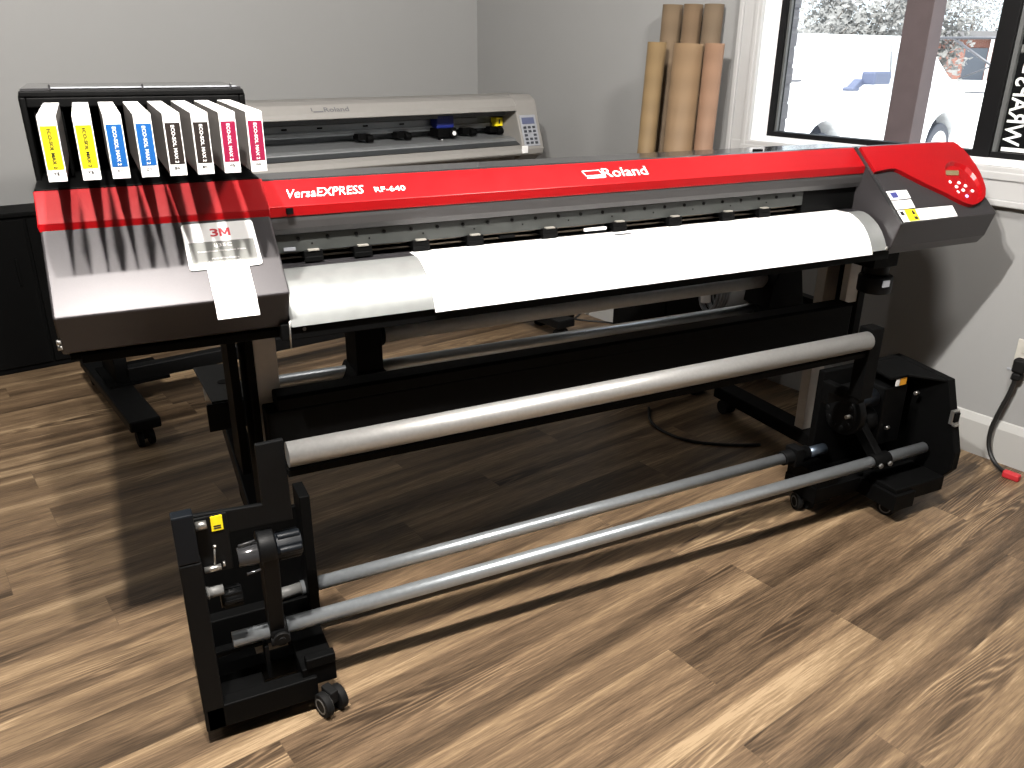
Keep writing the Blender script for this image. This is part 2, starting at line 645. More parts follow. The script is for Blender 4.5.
# ================================================================== ROOM
def room():
    NW, SW = -5.2, -3.6          # far left and behind the viewer
    SB = 3.39                    # back wall
    H = 2.75
    b = MB(rm)
    b.box(NW, 0.12, SW, SB, -0.05, 0.0)
    fl = struct(b.build('floor', M_FLOOR, origin=(0, 0, 0)), 'oak-look plank floor')
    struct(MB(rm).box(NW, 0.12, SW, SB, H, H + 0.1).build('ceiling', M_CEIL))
    struct(MB(rm).box(NW, 0.12, SB, SB + 0.12, -0.05, H).build('wall_back', M_WALL), 'plain grey wall behind the cutter')
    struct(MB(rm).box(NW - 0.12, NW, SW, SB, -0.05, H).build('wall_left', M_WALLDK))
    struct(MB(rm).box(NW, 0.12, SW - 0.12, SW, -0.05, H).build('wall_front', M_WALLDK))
    # window wall with an opening
    O0, O1, Z0, Z1 = -0.62, 1.345, 1.030, 2.25
    b = MB(rm)
    b.box(0, 0.12, SW, SB, -0.05, Z0)
    b.box(0, 0.12, SW, SB, Z1, H)
    b.box(0, 0.12, O1, SB, Z0, Z1)
    b.box(0, 0.12, SW, O0, Z0, Z1)
    struct(b.build('wall_right', M_WALL), 'grey wall with the window')
    # outer brick skin
    B1 = 1.349
    b = MB(rm)
    b.box(0.125, 0.24, SW - 0.2, SB + 0.2, -0.36, Z0 - 0.02)
    b.box(0.125, 0.24, SW - 0.2, SB + 0.2, Z1 + 0.02, H + 0.2)
    b.box(0.125, 0.24, B1, SB + 0.2, Z0 - 0.02, Z1 + 0.02)
    b.box(0.125, 0.24, SW - 0.2, O0 - 0.03, Z0 - 0.02, Z1 + 0.02)
    # brick course ends that step in and out along the jamb
    for k in range(17):
        z = Z0 + 0.002 + k * 0.0745
        b.box(0.135, 0.235, B1 - 0.006 - 0.005 * (k % 2), B1 + 0.02, z, z + 0.062)
    struct(b.build('wall_right_outside', M_BRICKWALL), 'brick outside face of the window wall, coloured grey as if backlit')
    # roof overhang shading the outer wall
    struct(MB(rm).box(0.12, 1.0, SW, SB, H + 0.02, H + 0.1).build('ceiling_eaves', M_CASING))
    # baseboards (square body with a small bead on top)
    b = MB(rm)
    b.prism([(0, SW, 0), (-0.016, SW, 0), (-0.016, SW, 0.125), (-0.010, SW, 0.140), (-0.006, SW, 0.150), (0, SW, 0.154)], (0, SB - SW, 0))
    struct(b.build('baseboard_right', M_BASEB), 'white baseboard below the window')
    b = MB(rm)
    b.prism([(NW, SB, 0), (NW, SB - 0.016, 0), (NW, SB - 0.016, 0.125), (NW, SB - 0.010, 0.140), (NW, SB - 0.006, 0.150), (NW, SB, 0.154)], (-NW - 0.02, 0, 0))
    struct(b.build('baseboard_back', M_BASEB))
    # casing round the window
    b = MB(rm)
    b.box(-0.022, 0, O1 - 0.004, O1 + 0.085, Z0 - 0.11, Z1 + 0.09)          # left casing
    b.box(-0.032, 0, O1 + 0.085, O1 + 0.105, Z0 - 0.13, Z1 + 0.09)          # back band
    b.box(-0.027, 0, O1 + 0.010, O1 + 0.030, Z0 - 0.02, Z1 + 0.09)
    b.box(-0.022, 0, O0 - 0.085, O0 + 0.004, Z0 - 0.11, Z1 + 0.09)
    b.box(-0.022, 0, O0 - 0.085, O1 + 0.105, Z1 - 0.004, Z1 + 0.09)
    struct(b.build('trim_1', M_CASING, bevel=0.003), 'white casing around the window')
    b = MB(rm)
    b.box(-0.024, 0, O0 - 0.085, O1 + 0.084, Z0 - 0.110, Z0 - 0.001)        # bottom casing
    b.box(-0.032, 0, O0 - 0.105, O1 + 0.105, Z0 - 0.130, Z0 - 0.108)
    b.box(-0.030, 0, O0 - 0.085, O1 + 0.030, Z0 - 0.045, Z0 - 0.018)
    struct(b.build('trim_2', M_CASING, bevel=0.004), 'white bottom casing of the window')
    # jamb lining, splayed a little towards the frame
    F1, FZ = 1.320, 1.044
    b = MB(rm)
    b.prism([(-0.001, O1 - 0.003, Z0), (0.118, F1 - 0.012, Z0), (0.118, O1, Z0), (-0.001, O1, Z0)], (0, 0, Z1 - Z0))
    b.prism([(-0.001, O0, Z0 - 0.001), (0.118, O0, Z0 - 0.001), (0.118, O0, FZ + 0.008), (-0.001, O0, Z0 + 0.001)], (0, O1 - O0, 0))
    b.box(0.0, 0.118, O0, O0 + 0.006, Z0, Z1)
    b.box(0.0, 0.118, O0, O1, Z1 - 0.006, Z1)
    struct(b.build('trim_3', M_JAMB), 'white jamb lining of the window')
    # window: black frame, mullion, stops, panes
    O1 = F1 + 0.004
    Z0 = FZ
    w = struct(MB(rm).box(0.075, 0.125, O1 - 0.032, O1 - 0.003, Z0, Z1).build('window_1', M_FRAME), 'black framed window with a wide mullion')
    b = MB(rm)
    b.box(0.075, 0.125, O0, O1 - 0.032, Z0, Z0 + 0.020)
    b.box(0.075, 0.125, O0, O1 - 0.032, Z1 - 0.03, Z1)
    b.box(0.075, 0.125, O0, O0 + 0.03, Z0, Z1)
    b.build('window_frame', M_FRAME, w, bevel=0.002)
    b = MB(rm)
    b.box(0.070, 0.13, 0.386, 0.446, Z0, Z1)
    b.build('mullion', M_FRAME, w, bevel=0.002)
    b = MB(rm)
    b.box(0.086, 0.1035, 0.372, 0.386, Z0 + 0.015, Z1 - 0.03)
    b.build('glazing_stop', M_FRAMEG, w)
    b = MB(rm)
    b.box(0.088, 0.100, O1 - 0.042, O1 - 0.032, Z0 + 0.018, Z1 - 0.03)
    b.build('glazing_stop', M_FRAMEG, w)
    MB(rm).box(0.100, 0.104, 0.446, O1 - 0.034, Z0 + 0.02, Z1 - 0.03).build('pane', M_GLASS, w)
    MB(rm).box(0.100, 0.104, O0 + 0.03, 0.386, Z0 + 0.02, Z1 - 0.03).build('pane', M_GLASS, w)
    # the shop lettering film on the outside of the right pane, read backwards from inside
    s = MB(rm)
    s.box(0.105, 0.108, O0 + 0.03, 0.384, Z0 + 0.005, Z1 - 0.03)
    sg = s.build('window_sign', M_SIGNBLK)
    tag(sg, 'black window sign film with reversed white lettering right of the mullion', 'sign')
    return sg


SIGN = room()


def sign_text():
    # letters face outward (towards +n) and run up the pane
    up = Vector((0, 0, 1))
    # read from outside: text goes upwards; letter tops point to -s seen from inside
    o = rm((0.1048, 0.366, 1.086))
    cu = bpy.data.curves.new('c', 'FONT')
    cu.body = 'WRAPS'
    cu.size = 1
    cu.offset = 0.012
    cu.extrude = 0.001
    tmp = bpy.data.objects.new('t', cu)
    COL.objects.link(tmp)
    bpy.context.view_layer.update()
    me = bpy.data.meshes.new_from_object(tmp.evaluated_get(bpy.context.evaluated_depsgraph_get()))
    bpy.data.objects.remove(tmp)
    xs = [v.co.x for v in me.vertices]
    ys = [v.co.y for v in me.vertices]
    x0, x1, y0, y1 = min(xs), max(xs), min(ys), max(ys)
    W = 0.222
    H = 0.058
    org = WORLD[SIGN.name]
    for v in me.vertices:
        p = o + up * ((v.co.x - x0) / (x1 - x0) * W) - DR * ((v.co.y - y0) / (y1 - y0) * H) + NR * (0.0 if v.co.z > 0 else -0.0006)
        v.co = p - org
    me.materials.clear()
    me.materials.append(M_INK)
    for p in me.polygons:
        p.material_index = 0
    bm = bmesh.new()
    bm.from_mesh(me)
    bmesh.ops.recalc_face_normals(bm, faces=bm.faces)
    bm.to_mesh(me)
    bm.free()
    ob = bpy.data.objects.new('lettering', me)
    COL.objects.link(ob)
    ob.parent = SIGN
    WORLD[ob.name] = org
    b = MB(rm)
    b.box(0.1038, 0.1050, 0.16, 0.364, 1.067, 1.080)
    b.build('border_line', M_INK, SIGN)
    b = MB(rm)
    b.box(0.1038, 0.1050, 0.318, 0.352, 1.322, 1.350)
    b.build('sign_block', M_INK, SIGN)
    b = MB(rm)
    b.box(0.1038, 0.1050, 0.325, 0.3700, 1.385, 1.410)
    b.build('sign_block', M_GREYRUB, SIGN)


sign_text()


# ================================================================== PRINTER
XL0, XL1 = -0.117, 0.307     # left cover
XR0, XR1 = 2.060, 2.480      # right cover
PR = thing('wide_format_printer', (1.18, 1.95, 0), 'red and dark grey wide format printer on a stand, ink cartridges at one end', 'printer')
SL = Slope((1.63, 0.924), (1.845, 1.128))
SR = Slope((1.63, 0.924), (1.84, 1.113))
SM = Slope((1.79, 1.067), (1.845, 1.115))


def printer():
    # ---- left cover shell
    prof = [(1.63, 0.924), (1.834, 1.1175), (1.98, 1.1175), (2.24, 1.10), (2.26, 0.83), (1.71, 0.83), (1.676, 0.842)]
    lc = MB().ext_x(prof, XL0, XL1).build('left_cover', M_GRAPH, PR, bevel=0.004, seg=3)
    # red band across the top of the left cover with a darker front lip
    b = MB()
    SL.plate(b, [(XL0 - 0.002, 0.202), (XL1 + 0.001, 0.198), (XL1 + 0.001, 0.280), (XL0 - 0.002, 0.280)], -0.002, 0.009)
    b.prism([SL.p(XL0 - 0.002, 0.202, 0.009), SL.p(XL0 - 0.002, 0.202, -0.002), SL.p(XL0 - 0.002, 0.190, -0.002)], (XL1 - XL0 + 0.003, -0.003, -0.003))
    b.build('left_red_band', M_RED, PR, bevel=0.002)
    # black plinth under the left cover and two bright side screws
    b = MB()
    b.box(XL0 + 0.03, XL1 - 0.004, 1.69, 2.2, 0.813, 0.832)
    b.box(XL0 + 0.01, XL0 + 0.05, 1.70, 1.9, 0.818, 0.832)
    b.build('left_base_plate', M_BLACK, PR, bevel=0.003)
    b = MB()
    b.tube((XL0 - 0.004, 1.655, 0.872), (XL0 + 0.004, 1.655, 0.872), 0.005, 10)
    b.tube((XL0 - 0.004, 1.660, 0.860), (XL0 + 0.004, 1.660, 0.860), 0.005, 10)
    b.build('side_screw', M_STEEL, PR)
    b = MB()
    b.tube((0.302, 1.640, 0.862), (0.300, 1.640, 0.802), 0.0018, 8)
    b.build('thin_rod', M_STEEL, PR)  # thin steel rod at the lower corner of the left cover

    # ---- ink cartridge holder on top of the left cover
    b = MB()
    x0, x1 = -0.118, 0.312
    yb, yf = 2.27, 1.965
    zt, zb = 1.297, 1.118
    b.box(x0, x1, yf, yb, zt - 0.012, zt)
    b.box(x0, x0 + 0.010, yf, yb, zb, zt - 0.012)
    b.box(x1 - 0.010, x1, yf, yb, zb, zt - 0.012)
    b.box(x0 + 0.010, x1 - 0.010, yf + 0.16, yf + 0.17, zb, zt - 0.012)
    b.box(x0, x1 - 0.006, 1.845, yb, zb - 0.003, zb + 0.006)
    for k in range(9):
        x = -0.0955 + k * 0.0468
        b.box(x - 0.003, x + 0.003, yf + 0.01, yf + 0.16, zb + 0.01, zt - 0.02)
    b.box(x0 + 0.010, x1 - 0.010, yf + 0.002, yf + 0.012, zt - 0.032, zt - 0.012)
    b.build('cartridge_holder', M_BLACK, PR, bevel=0.003)
    b = MB()
    b.prism([(x0 + 0.002, yf, zt - 0.002), (x0 + 0.002, yf + 0.02, zt + 0.004), (x0 + 0.002, yb - 0.01, zt + 0.004), (x0 + 0.002, yb, zt - 0.002)], (x1 - x0 - 0.004, 0, 0))
    for xx in (-0.064, 0.108, 0.285):
        b.box(xx, xx + 0.004, yf + 0.002, yf + 0.012, zt, zt + 0.012)
    b.build('holder_lid', M_DECK, PR, bevel=0.002)
    b = MB()
    b.box(-0.06, 0.30, yf + 0.010, yf + 0.014, zt + 0.004, zt + 0.0065)
    b.build('holder_lid_seam', M_KEYPAD, PR)

    # ---- middle: red hood, deck, grey smoked panel
    xa, xb = XL1 - 0.02, XR0 + 0.01
    b = MB()
    b.ext_x([(1.845, 1.115), (1.790, 1.067), (1.7935, 1.0455), (1.798, 1.043), (1.805, 1.056), (1.856, 1.104)], xa, xb)
    hd = b.build('red_front_cover', M_RED, PR, bevel=0.001)
    b = MB()
    b.ext_x([(1.846, 1.113), (1.856, 1.1165), (1.955, 1.1165), (2.02, 1.095), (2.24, 1.07), (2.25, 0.84), (2.05, 0.84), (2.05, 1.06), (1.86, 1.10)], xa, xb)
    b.build('top_deck', M_DECK, PR, bevel=0.003)
    b = MB()
    b.ext_x([(1.796, 1.046), (1.796, 1.034), (1.799, 1.018), (1.805, 1.004), (1.809, 1.004), (1.803, 1.036), (1.803, 1.056)], xa + 0.01, xb)
    b.build('grey_front_panel', M_HOOD, PR, bevel=0.002)
    # small black latch squares on the red hood
    for xx, tt in ((0.345, 0.0),):
        b = MB()
        b.box(xx, xx + 0.014, 1.782, 1.795, 1.052, 1.064)
        b.build('latch', M_BLACK, PR)
    b = MB()
    b.box(1.70, 1.725, 1.87, 1.885, 1.115, 1.121)
    b.build('deck_catch', M_BLACK, PR)
    # ---- rail with screws, inner back, pinch rollers
    b = MB()
    b.box(xa + 0.02, xb - 0.22, 1.815, 1.84, 0.962, 1.002)
    b.build('guide_rail', M_RAIL, PR, bevel=0.0015)
    x = 0.37
    while x < 1.83:
        MB().tube((x, 1.8120, 0.992), (x, 1.8158, 0.992), 0.0042, 8).build('rail_screw', M_BLACK, PR)
        x += 0.0655
    x = 0.40
    while x < 1.8:
        MB().tube((x, 1.8135, 0.979), (x, 1.8158, 0.979), 0.002, 6).build('rail_screw', M_BLACK, PR)
        x += 0.131
    b = MB()
    b.box(xa, xb, 1.97, 2.05, 0.90, 1.05)
    b.box(xb - 0.22, xb, 1.815, 1.97, 0.94, 1.045)
    b.box(xa, xa + 0.02, 1.815, 1.97, 0.94, 1.045)
    b.build('inner_back', M_BLACK, PR)
    b = MB()
    b.box(xa + 0.01, xb - 0.22, 1.845, 1.86, 0.953, 0.962)
    b.box(xa + 0.01, xb - 0.22, 1.835, 1.838, 0.944, 0.948)
    b.build('brass_rail', mat('brass_rail', (0.144, 0.1188, 0.0864), 0.4, 0.6), PR)
    for i, x in enumerate((0.40, 0.513, 0.653, 0.792, 0.998, 1.207, 1.385, 1.568, 1.70)):
        w = 0.042
        b = MB()
        b.box(x - w / 2, x + w / 2, 1.805, 1.85, 0.947, 0.964)
        b.box(x - w / 2, x + w / 2, 1.803, 1.815, 0.940, 0.951)
        b.tube((x - w * 0.45, 1.812, 0.946), (x + w * 0.45, 1.812, 0.946), 0.009, 12)
        pr = b.build('pinch_roller', M_BLACK, PR, bevel=0.001)
        b = MB()
        b.box(x - w * 0.28, x + w * 0.30, 1.8025, 1.830, 0.9642, 0.967)
        b.build('roller_clip', mat('roller_clip', (0.3024, 0.288, 0.2592), 0.4, 0.3), pr)
    b = MB()
    b.box(0.86, 0.90, 1.808, 1.822, 0.950, 0.956)
    b.build('sensor', M_BLACK, PR)
    b = MB()
    b.box(1.10, 1.165, 1.805, 1.812, 0.948, 0.955)
    b.build('carriage_strip', M_WHITE, PR)
    b = MB()
    b.box(0.337, 0.362, 1.8105, 1.8145, 0.967, 0.974)
    b.build('rail_label', M_KEYPAD, PR)
    # ---- platen and rolling apron
    b = MB()
    b.box(xa, xb, 1.775, 1.97, 0.905, 0.935)
    for yy in (1.785, 1.800, 1.815):
        b.box(xa + 0.02, xb - 0.02, yy, yy + 0.004, 0.935, 0.9365)
    b.build('platen', M_PLATEN, PR, bevel=0.001)
    ap = [(1.778, 0.937), (1.759, 0.937), (1.740, 0.932), (1.720, 0.922), (1.700, 0.909), (1.683, 0.892), (1.669, 0.873), (1.660, 0.857), (1.654, 0.843)]
    b = MB()
    b.sheet_x(ap[::-1], XL1 + 0.0005, XR0 - 0.012, -0.004)
    b.build('apron', M_APRON, PR, smooth=32)
    # black front beam beneath the apron
    b = MB()
    b.box(XL1 - 0.02, XR0 + 0.01, 1.662, 1.73, 0.812, 0.848)
    b.box(XL1 - 0.02, XR0 + 0.01, 1.72, 2.24, 0.845, 0.90)
    b.build('front_beam', M_BLACK, PR, bevel=0.002)
    for xx in (0.335, 1.33, 1.96):
        b = MB()
        b.tube((xx, 1.660, 0.834), (xx, 1.664, 0.834), 0.004, 10)
        b.build('beam_bolt', M_GREYRUB, PR)

    # ---- right cover
    prof = [(1.63, 0.924), (1.84, 1.113), (1.885, 1.113), (1.96, 1.090), (2.24, 1.035), (2.26, 0.83), (1.672, 0.823), (1.652, 0.850)]
    rc = MB().ext_x(prof, XR0, XR1).build('right_cover', M_GRAPH, PR, bevel=0.004, seg=3)
    b = MB()
    b.ext_x([(1.628, 0.921), (1.842, 1.114), (1.838, 1.118), (1.624, 0.925)], XR0 - 0.004, XR0 + 0.004)
    b.build('cover_edge_strip', M_DECK, PR)
    # swoosh panel, red, hanging over the outer end, with an oval recess
    out = [(2.066, 0.276), (2.066, 0.182), (2.104, 0.1855), (2.130, 0.188), (2.154, 0.187), (2.170, 0.177), (2.185, 0.164), (2.210, 0.144), (2.236, 0.124), (2.265, 0.104), (2.297, 0.082),
           (2.322, 0.061), (2.344, 0.044), (2.360, 0.035), (2.375, 0.030), (2.400, 0.032), (2.427, 0.041), (2.446, 0.050), (2.462, 0.061), (2.481, 0.083), (2.490, 0.100), (2.498, 0.122),
           (2.506, 0.150), (2.509, 0.180), (2.508, 0.215), (2.501, 0.245), (2.490, 0.266), (2.478, 0.276)]
    rec = [(2.362, 0.176), (2.380, 0.190), (2.403, 0.197), (2.425, 0.197), (2.445, 0.189), (2.462, 0.174), (2.472, 0.150), (2.474, 0.128), (2.470, 0.104), (2.459, 0.079),
           (2.442, 0.060), (2.419, 0.048), (2.395, 0.045), (2.376, 0.050), (2.357, 0.066), (2.344, 0.087), (2.339, 0.115), (2.346, 0.148)]
    me = bpy.data.meshes.new('control_panel')
    bm = bmesh.new()
    hi, lo = 0.013, 0.0
    o = WORLD[PR.name]

    def loop(pts, h):
        vs = [bm.verts.new(SR.p(x, t, h) - o) for x, t in pts]
        es = [bm.edges.new((vs[i], vs[(i + 1) % len(vs)])) for i in range(len(vs))]
        return vs, es
    v1, e1 = loop(out, hi)
    v2, e2 = loop(rec, hi)
    bmesh.ops.triangle_fill(bm, edges=e1 + e2, use_beauty=True)
    v3 = [bm.verts.new(SR.p(x, t, lo) - o) for x, t in out]
    for i in range(len(out)):
        j = (i + 1) % len(out)
        bm.faces.new((v1[i], v1[j], v3[j], v3[i]))
    # recess walls and floor
    cx = sum(p[0] for p in rec) / len(rec)
    ct = sum(p[1] for p in rec) / len(rec)
    inn = [(cx + (x - cx) * 0.93 - 0.001, ct + (t - ct) * 0.93 - 0.004) for x, t in rec]
    v4 = [bm.verts.new(SR.p(x, t, 0.003) - o) for x, t in inn]
    for i in range(len(rec)):
        j = (i + 1) % len(rec)
        bm.faces.new((v2[i], v2[j], v4[j], v4[i]))
    bm.faces.new(v4)
    bm.faces.new(v3[::-1])
    bmesh.ops.recalc_face_normals(bm, faces=bm.faces)
    bm.to_mesh(me)
    bm.free()
    me.materials.append(M_RED)
    cp = bpy.data.objects.new('control_panel', me)
    COL.objects.link(cp)
    cp.parent = PR
    WORLD[cp.name] = o
    b = MB()
    SR.plate(b, [(2.357, 0.154), (2.416, 0.149), (2.430, 0.168), (2.371, 0.172)], 0.0028, 0.0050)
    b.build('display', M_LCDG, cp)
    for i, (x, t) in enumerate([(2.358, 0.127), (2.395, 0.121), (2.373, 0.107), (2.414, 0.107), (2.392, 0.092), (2.430, 0.086), (2.364, 0.087), (2.391, 0.069)]):
        b = MB()
        b.tube(SR.p(x, t, 0.002), SR.p(x, t, 0.006), 0.0050, 12)
        b.build('button', M_LEDBLUE if i == 7 else M_LED, cp)
    for x, t in ((2.375, 0.142), (2.418, 0.142), (2.435, 0.130), (2.372, 0.074)):
        b = MB()
        b.tube(SR.p(x, t, 0.002), SR.p(x, t, 0.005), 0.0036, 12)
        b.build('button', M_RED, cp)
    # stickers on the right cover
    b = MB()
    SR.plate(b, [(2.074, 0.083), (2.159, 0.084), (2.161, 0.115), (2.076, 0.116)], 0.0, 0.0007)
    st = b.build('sticker', M_WHITE, PR)
    b = MB()
    SR.plate(b, [(2.086, 0.090), (2.112, 0.090), (2.112, 0.110), (2.086, 0.110)], 0.0006, 0.0011)
    for k in range(3):
        SR.plate(b, [(2.120, 0.0905 + k * 0.007), (2.150, 0.0905 + k * 0.007), (2.150, 0.092 + k * 0.007), (2.120, 0.092 + k * 0.007)], 0.0006, 0.0010)
    b.build('sticker_print', M_BLUEINK, st)
    b = MB()
    SR.plate(b, [(2.071, 0.048), (2.152, 0.049), (2.155, 0.079), (2.074, 0.080)], 0.0, 0.0007)
    st = b.build('sticker', M_WHITE, PR)
    b = MB()
    for k in range(4):
        SR.plate(b, [(2.080, 0.054 + k * 0.006), (2.145, 0.054 + k * 0.006), (2.145, 0.0553 + k * 0.006), (2.080, 0.0553 + k * 0.006)], 0.0006, 0.0010)
    b.build('sticker_print', M_KEYPAD, st)
    b = MB()
    SR.plate(b, [(2.067, 0.003), (2.302, 0.003), (2.309, 0.043), (2.073, 0.045)], 0.0, 0.0007)
    st = b.build('warning_sticker', M_WHITE, PR)
    b = MB()
    SR.plate(b, [(2.095, 0.004), (2.140, 0.004), (2.146, 0.044), (2.101, 0.0445)], 0.0006, 0.0012)
    b.build('sticker_yellow_field', M_YELLOW, st)
    b = MB()
    SR.plate(b, [(2.079, 0.026), (2.092, 0.026), (2.092, 0.040), (2.079, 0.040)], 0.0006, 0.0012)
    b.build('sticker_symbol', M_BLKINK, st)
    b = MB()
    SR.plate(b, [(2.124, 0.026), (2.137, 0.026), (2.133, 0.040), (2.128, 0.040)], 0.0012, 0.0018)
    b.build('sticker_symbol', M_BLKINK, st)
    b = MB()
    SR.plate(b, [(2.122, 0.008), (2.136, 0.008), (2.136, 0.018), (2.122, 0.018)], 0.0012, 0.0018)
    b.build('sticker_symbol', M_BLKINK, st)
    b = MB()
    for k in range(5):
        t = 0.008 + k * 0.007
        SR.plate(b, [(2.155, t), (2.296, t), (2.296, t + 0.0014), (2.155, t + 0.0014)], 0.0006, 0.0010)
    b.build('sticker_print', M_KEYPAD, st)
    # small bright screw where cover meets apron
    b = MB()
    b.tube((2.047, 1.662, 0.846), (2.052, 1.655, 0.846), 0.006, 10)
    b.build('apron_screw', M_STEEL, PR)

    # ---- waste ink bottle under the right cover
    b = MB()
    b.box(2.085, 2.19, 1.72, 1.80, 0.765, 0.815)
    b.build('bottle_bracket', M_BLACK, PR, bevel=0.002)
    b = MB()
    b.tube((2.145, 1.755, 0.77), (2.145, 1.755, 0.735), 0.036, 20)
    b.tube((2.145, 1.755, 0.735), (2.145, 1.755, 0.680), 0.052, 20)
    bt = b.build('waste_bottle', M_BLACK2, PR, bevel=0.006)
    b = MB()
    b.box(2.118, 2.146, 1.700, 1.7035, 0.708, 0.728)
    b.build('bottle_label', M_KEYPAD, bt)

    # ---- lettering
    lettering('brand_lettering', 'VersaEXPRESS', SM.p(0.356, 0.0215, 0.0), (1, 0, 0), SM.d, 0.0235, M_INK, PR, width=0.170, bold=0.004, shear=0.30, th=0.0012)
    lettering('model_lettering', 'RF-640', SM.p(0.549, 0.0225, 0.0), (1, 0, 0), SM.d, 0.0145, M_INK, PR, width=0.072, bold=0.004, th=0.0012)
    lettering('brand_lettering', 'Roland', SM.p(1.152, 0.0215, 0.0), (1, 0, 0), SM.d, 0.029, M_INK, PR, width=0.135, bold=0.004, th=0.0012)
    b = MB()
    a0, a1, t0, t1 = 1.098, 1.150, 0.0205, 0.046

    def bar(p, q, w):
        (x1, y1), (x2, y2) = p, q
        d = Vector((x2 - x1, y2 - y1)).normalized()
        n = Vector((-d.y, d.x)) * w / 2
        SM.plate(b, [(x1 + n.x, y1 + n.y), (x2 + n.x, y2 + n.y), (x2 - n.x, y2 - n.y), (x1 - n.x, y1 - n.y)], -0.0002, 0.0006)
    bar((a0 - 0.003, t1), (a1 - 0.004, t1), 0.0022)
    bar((a0 - 0.003, t1), (a0 + 0.004, t0 + 0.008), 0.0022)
    bar((a1 - 0.005, t1), (a1 + 0.002, t0 + 0.008), 0.0022)
    bar((a0 + 0.006, t0 + 0.010), (a1 + 0.001, t0 + 0.010), 0.0020)
    bar((a0 + 0.004, t0 + 0.003), (a1 + 0.002, t0 + 0.003), 0.0050)
    b.build('logo_mark', M_INK, PR)

    # ---- stand: legs, feet, beam
    for side, lx in ((-1, 0.252), (1, 2.137)):
        b = MB()
        b.box(lx, lx + 0.052, 1.85, 1.875, 0.615, 0.82)
        b.box(lx, lx + 0.062, 1.945, 1.985, 0.10, 0.82)
        b.build('leg', M_CREAM, PR, bevel=0.002)
        b = MB()
        if side < 0:
            b.box(lx - 0.018, lx, 1.845, 1.985, 0.11, 0.82)
            b.box(lx - 0.055, lx - 0.035, 1.86, 1.99, 0.42, 0.82)
        else:
            b.box(lx + 0.052, lx + 0.082, 1.845, 1.94, 0.45, 0.82)
        b.build('leg_side_plate', M_BLACK, PR, bevel=0.002)
        fx = lx + 0.026
        b = MB()
        b.box(fx - 0.04, fx + 0.04, 1.74, 2.42, 0.065, 0.115)
        ft = b.build('foot', M_BLACK, PR, bevel=0.004)
        for yy in (1.78, 2.38):
            b = MB()
            for q in (-0.017, 0.017):
                b.tube((fx + q - 0.008, yy, 0.0295), (fx + q + 0.008, yy, 0.0295), 0.0295, 18)
            b.box(fx - 0.008, fx + 0.008, yy - 0.018, yy + 0.018, 0.03, 0.068)
            b.build('caster', M_RUBBER, ft, bevel=0.002)
    # left diagonal brace
    b = MB()
    b.prism([(0.205, 2.34, 0.40), (0.262, 2.34, 0.40), (0.262, 2.34, 0.33), (0.205, 2.34, 0.33)], (0.02, -0.56, -0.27))
    b.build('brace', M_BLACK2, PR, bevel=0.003)
    # wide black stretcher beam
    b = MB()
    b.box(0.256, 2.095, 1.78, 1.845, 0.455, 0.605)
    b.box(0.282, 2.095, 1.78, 1.845, 0.605, 0.632)
    b.prism([(0.282, 1.78, 0.632), (0.282, 1.79, 0.638), (0.282, 1.845, 0.638), (0.282, 1.845, 0.632)], (1.813, 0, 0))
    b.build('stretcher_beam', M_BLACK, PR, bevel=0.004)
    # shaft brackets and holders for the roll at the back
    b = MB()
    b.prism([(0.165, 2.06, 0.535), (0.255, 2.06, 0.535), (0.255, 2.34, 0.535), (0.150, 2.34, 0.535)], (0, 0, 0.006))
    b.box(0.150, 0.262, 2.055, 2.062, 0.46, 0.535)
    b.box(0.165, 0.33, 2.10, 2.13, 0.44, 0.47)
    b.box(0.165, 0.33, 2.20, 2.23, 0.44, 0.47)
    br = b.build('shaft_bracket', M_BLUEBLK, PR, bevel=0.002)
    b = MB()
    b.tube((0.212, 2.19, 0.5412), (0.212, 2.19, 0.5425), 0.016, 16)
    b.build('bracket_hole', M_BLACK, br)
    b = MB()
    b.tube((0.16, 2.20, 0.512), (2.27, 2.20, 0.508), 0.020, 20)
    b.build('rear_shaft', M_TUBE, PR)
    b = MB()
    b.box(2.29, 2.33, 2.08, 2.32, 0.46, 0.535)
    b.build('shaft_bracket', M_BLACK, PR, bevel=0.002)
    for x0, x1, fl in ((0.545, 0.640, 0.0), (2.068, 2.175, 0.04)):
        b = MB()
        b.box(x0 + 0.015, x1 - 0.005, 2.10, 2.22, 0.52, 0.74)
        b.prism([(x0 + 0.01, 2.09, 0.54), (x1 + fl, 2.09, 0.54), (x1 + fl, 2.09, 0.48), (x0 - 0.02, 2.09, 0.48)], (0, 0.14, 0))
        if fl:
            b.prism([(x0 - 0.02, 2.09, 0.62), (x0 + 0.02, 2.09, 0.70), (x1 - 0.005, 2.09, 0.70), (x1 + 0.03, 2.09, 0.54), (x0 - 0.03, 2.09, 0.54)], (0, 0.13, 0))
        b.tube((x1 - 0.005, 2.15, 0.63), (x1 + 0.012, 2.15, 0.63), 0.034, 20) if not fl else b.tube((x0 - 0.008, 2.15, 0.63), (x0 + 0.03, 2.15, 0.63), 0.03, 20)
        b.build('roll_holder', M_BLACK, PR, bevel=0.004)
    # low rear cross bar of the stand
    b = MB()
    b.box(0.28, 2.14, 2.30, 2.34, 0.36, 0.41)
    b.build('cross_bar', M_BLACK, PR, bevel=0.003)


printer()

# the roll and the loose sheet are things of their own
b = MB()
b.tube((0.648, 2.15, 0.630), (2.075, 2.15, 0.630), 0.0255, 28)
ro = b.build('media_roll', M_CORE)
tag(ro, 'thin grey roll of media hung beneath the printer behind its black beam', 'roll')

